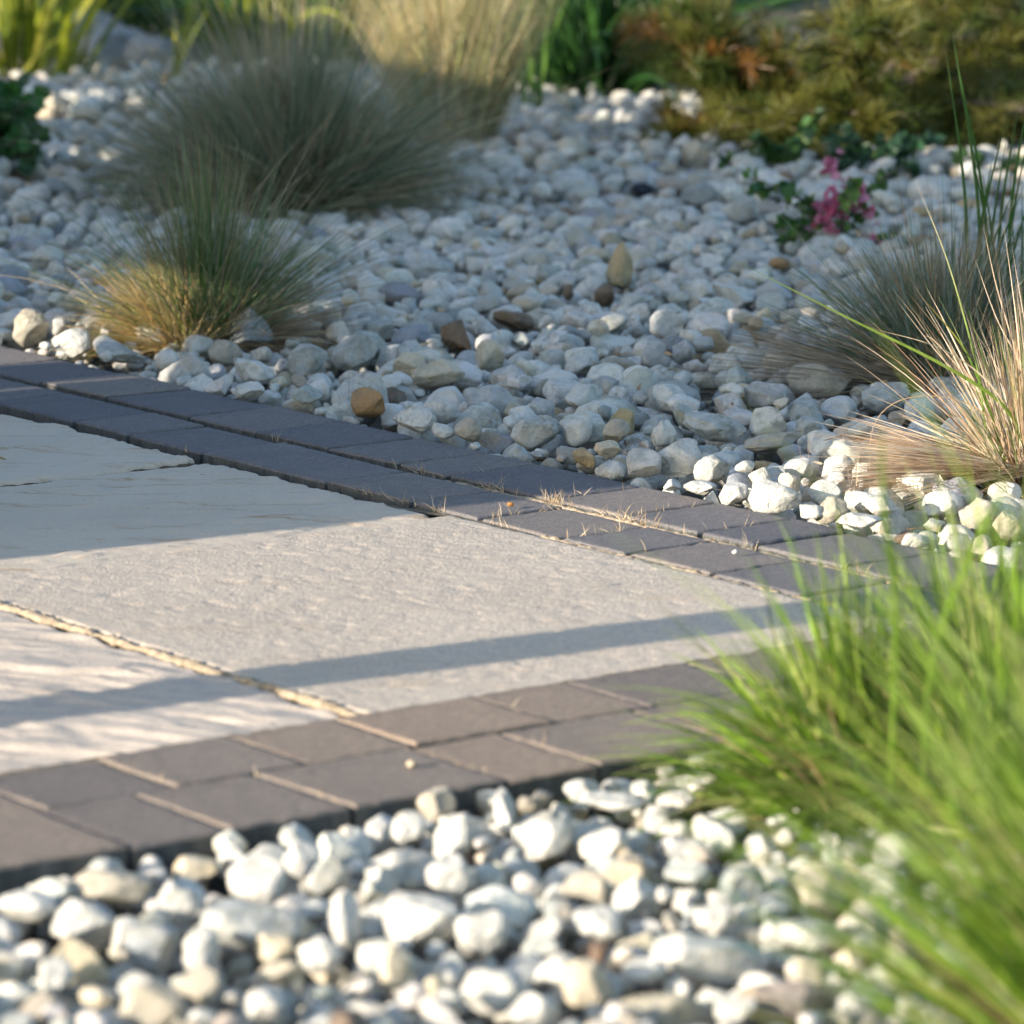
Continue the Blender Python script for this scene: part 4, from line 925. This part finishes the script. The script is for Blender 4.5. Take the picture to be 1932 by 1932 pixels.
leafy(fr, 11, .20, 1.3, .024, [(.07, .17, .04), (.05, .13, .06), (.13, .23, .04)], 'low leafy plant with pink blossom left of the shaded tussock', [(Q(1571, 316, fr[1]), .026), (Q(1592, 372, fr[1]-.02), .028), (Q(1612, 366, fr[1]), .026), (Q(1566, 392, fr[1]-.03), .027), (Q(1583, 400, fr[1]-.03), .026), (Q(1551, 428, fr[1]-.05), .020), (Q(1640, 405, fr[1]), .018), (Q(1645, 460, fr[1]-.06), .018), (Q(1600, 385, fr[1]), .026)], 3)
fr = P(1490, 335)
leafy(fr, 13, .16, 1.45, .026, [(.09, .18, .03), (.05, .13, .04), (.035, .09, .04)], 'low spreading bright green leafy plant in front of the needle shrub', [(Q(1535, 330, fr[1]), .010)], 4)
fr = P(1660, 345)
leafy(fr, 12, .17, 1.2, .028, [(.04, .10, .05), (.03, .08, .04)], 'bluish green leafy plant behind the pink blossom', [(Q(1690, 330, fr[1]), .008)], 6)
fr = P(1850, 352)
leafy(fr, 9, .14, 1.2, .024, [(.035, .08, .03), (.05, .10, .03)], 'small dark leafy plant with one pink bloom behind the tall leaves', [(Q(1855, 330, fr[1]-.04), .016), (Q(1866, 333, fr[1]-.04), .014)], 8)
fr = P(-72, 345)
leafy(fr, 14, .24, .9, .042, [(.03, .11, .03), (.05, .15, .03), (.02, .08, .02)], 'dark green leafy shrub cut by the left edge', [], 11, az=.5)

# ------------------------------------------------------------------ unseen shadow throwers left of the view: a screen added and cut to shape the lit strips, and a post
def boxm(name, w0, w1, t0, t1, z0, z1, parent, mt):
    c = [tw(t0, w0), tw(t0, w1), tw(t1, w1), tw(t1, w0)]; v = np.array([[*p, z] for z in (z0, z1) for p in c])
    f = np.array([[3, 2, 1, 0], [4, 5, 6, 7], [0, 1, 5, 4], [1, 2, 6, 5], [2, 3, 7, 6], [3, 0, 4, 7]]); return mesh(name, v, f, mt, parent, smooth=False)
T0 = .40; TT = .44
occluder = empty('shade_screen', (0, 0, 0), 'unseen timber screen added left of the view, shaped to throw the long shade', 'occluder')
def panel(w0, w1, z0, z1): boxm('shade_panel', w0, w1, T0, TT, z0, z1, occluder, M['timber'])  # spans and heights of the added screen follow the wanted sun patches
TOP = 1.33
panel(4.86, 6.035, -.08, TOP)
panel(6.050, 6.25, -.08, TOP)
panel(6.25, 6.52, .81, TOP); panel(6.25, 6.52, -.08, .42)
panel(6.52, 8.80, -.08, TOP)
panel(8.80, 8.97, 1.0, TOP); panel(8.80, 8.97, -.08, .74)
panel(8.97, 9.95, -.08, 1.40)
panel(9.95, 10.12, 1.18, 1.55); panel(10.12, 10.60, -.08, 1.65); panel(11.1, 12.4, -.08, 1.5)
for w_ in (7.2, 9.3, 12.4): boxm('post', w_-.05, w_+.05, TT+.002, TT+.09, -.08, 1.38, occluder, M['timber'])
boxm('shade_rail', 9.95, 10.12, T0, TT, -.08, .3, occluder, M['timber'])
boxm('shade_rail', 10.60, 11.1, T0, TT, -.08, .3, occluder, M['timber'])
post = empty('pergola_post', (*tw(.40, 4.085), -.08), 'square timber post standing left of the view, throwing the narrow shadow band', 'post')
pp = boxm('post_shaft', 4.03, 4.14, .35, .46, -.08, 2.6, None, M['timber']); pp.parent = post; pp.matrix_parent_inverse = Matrix.Translation(-Vector(post.location))
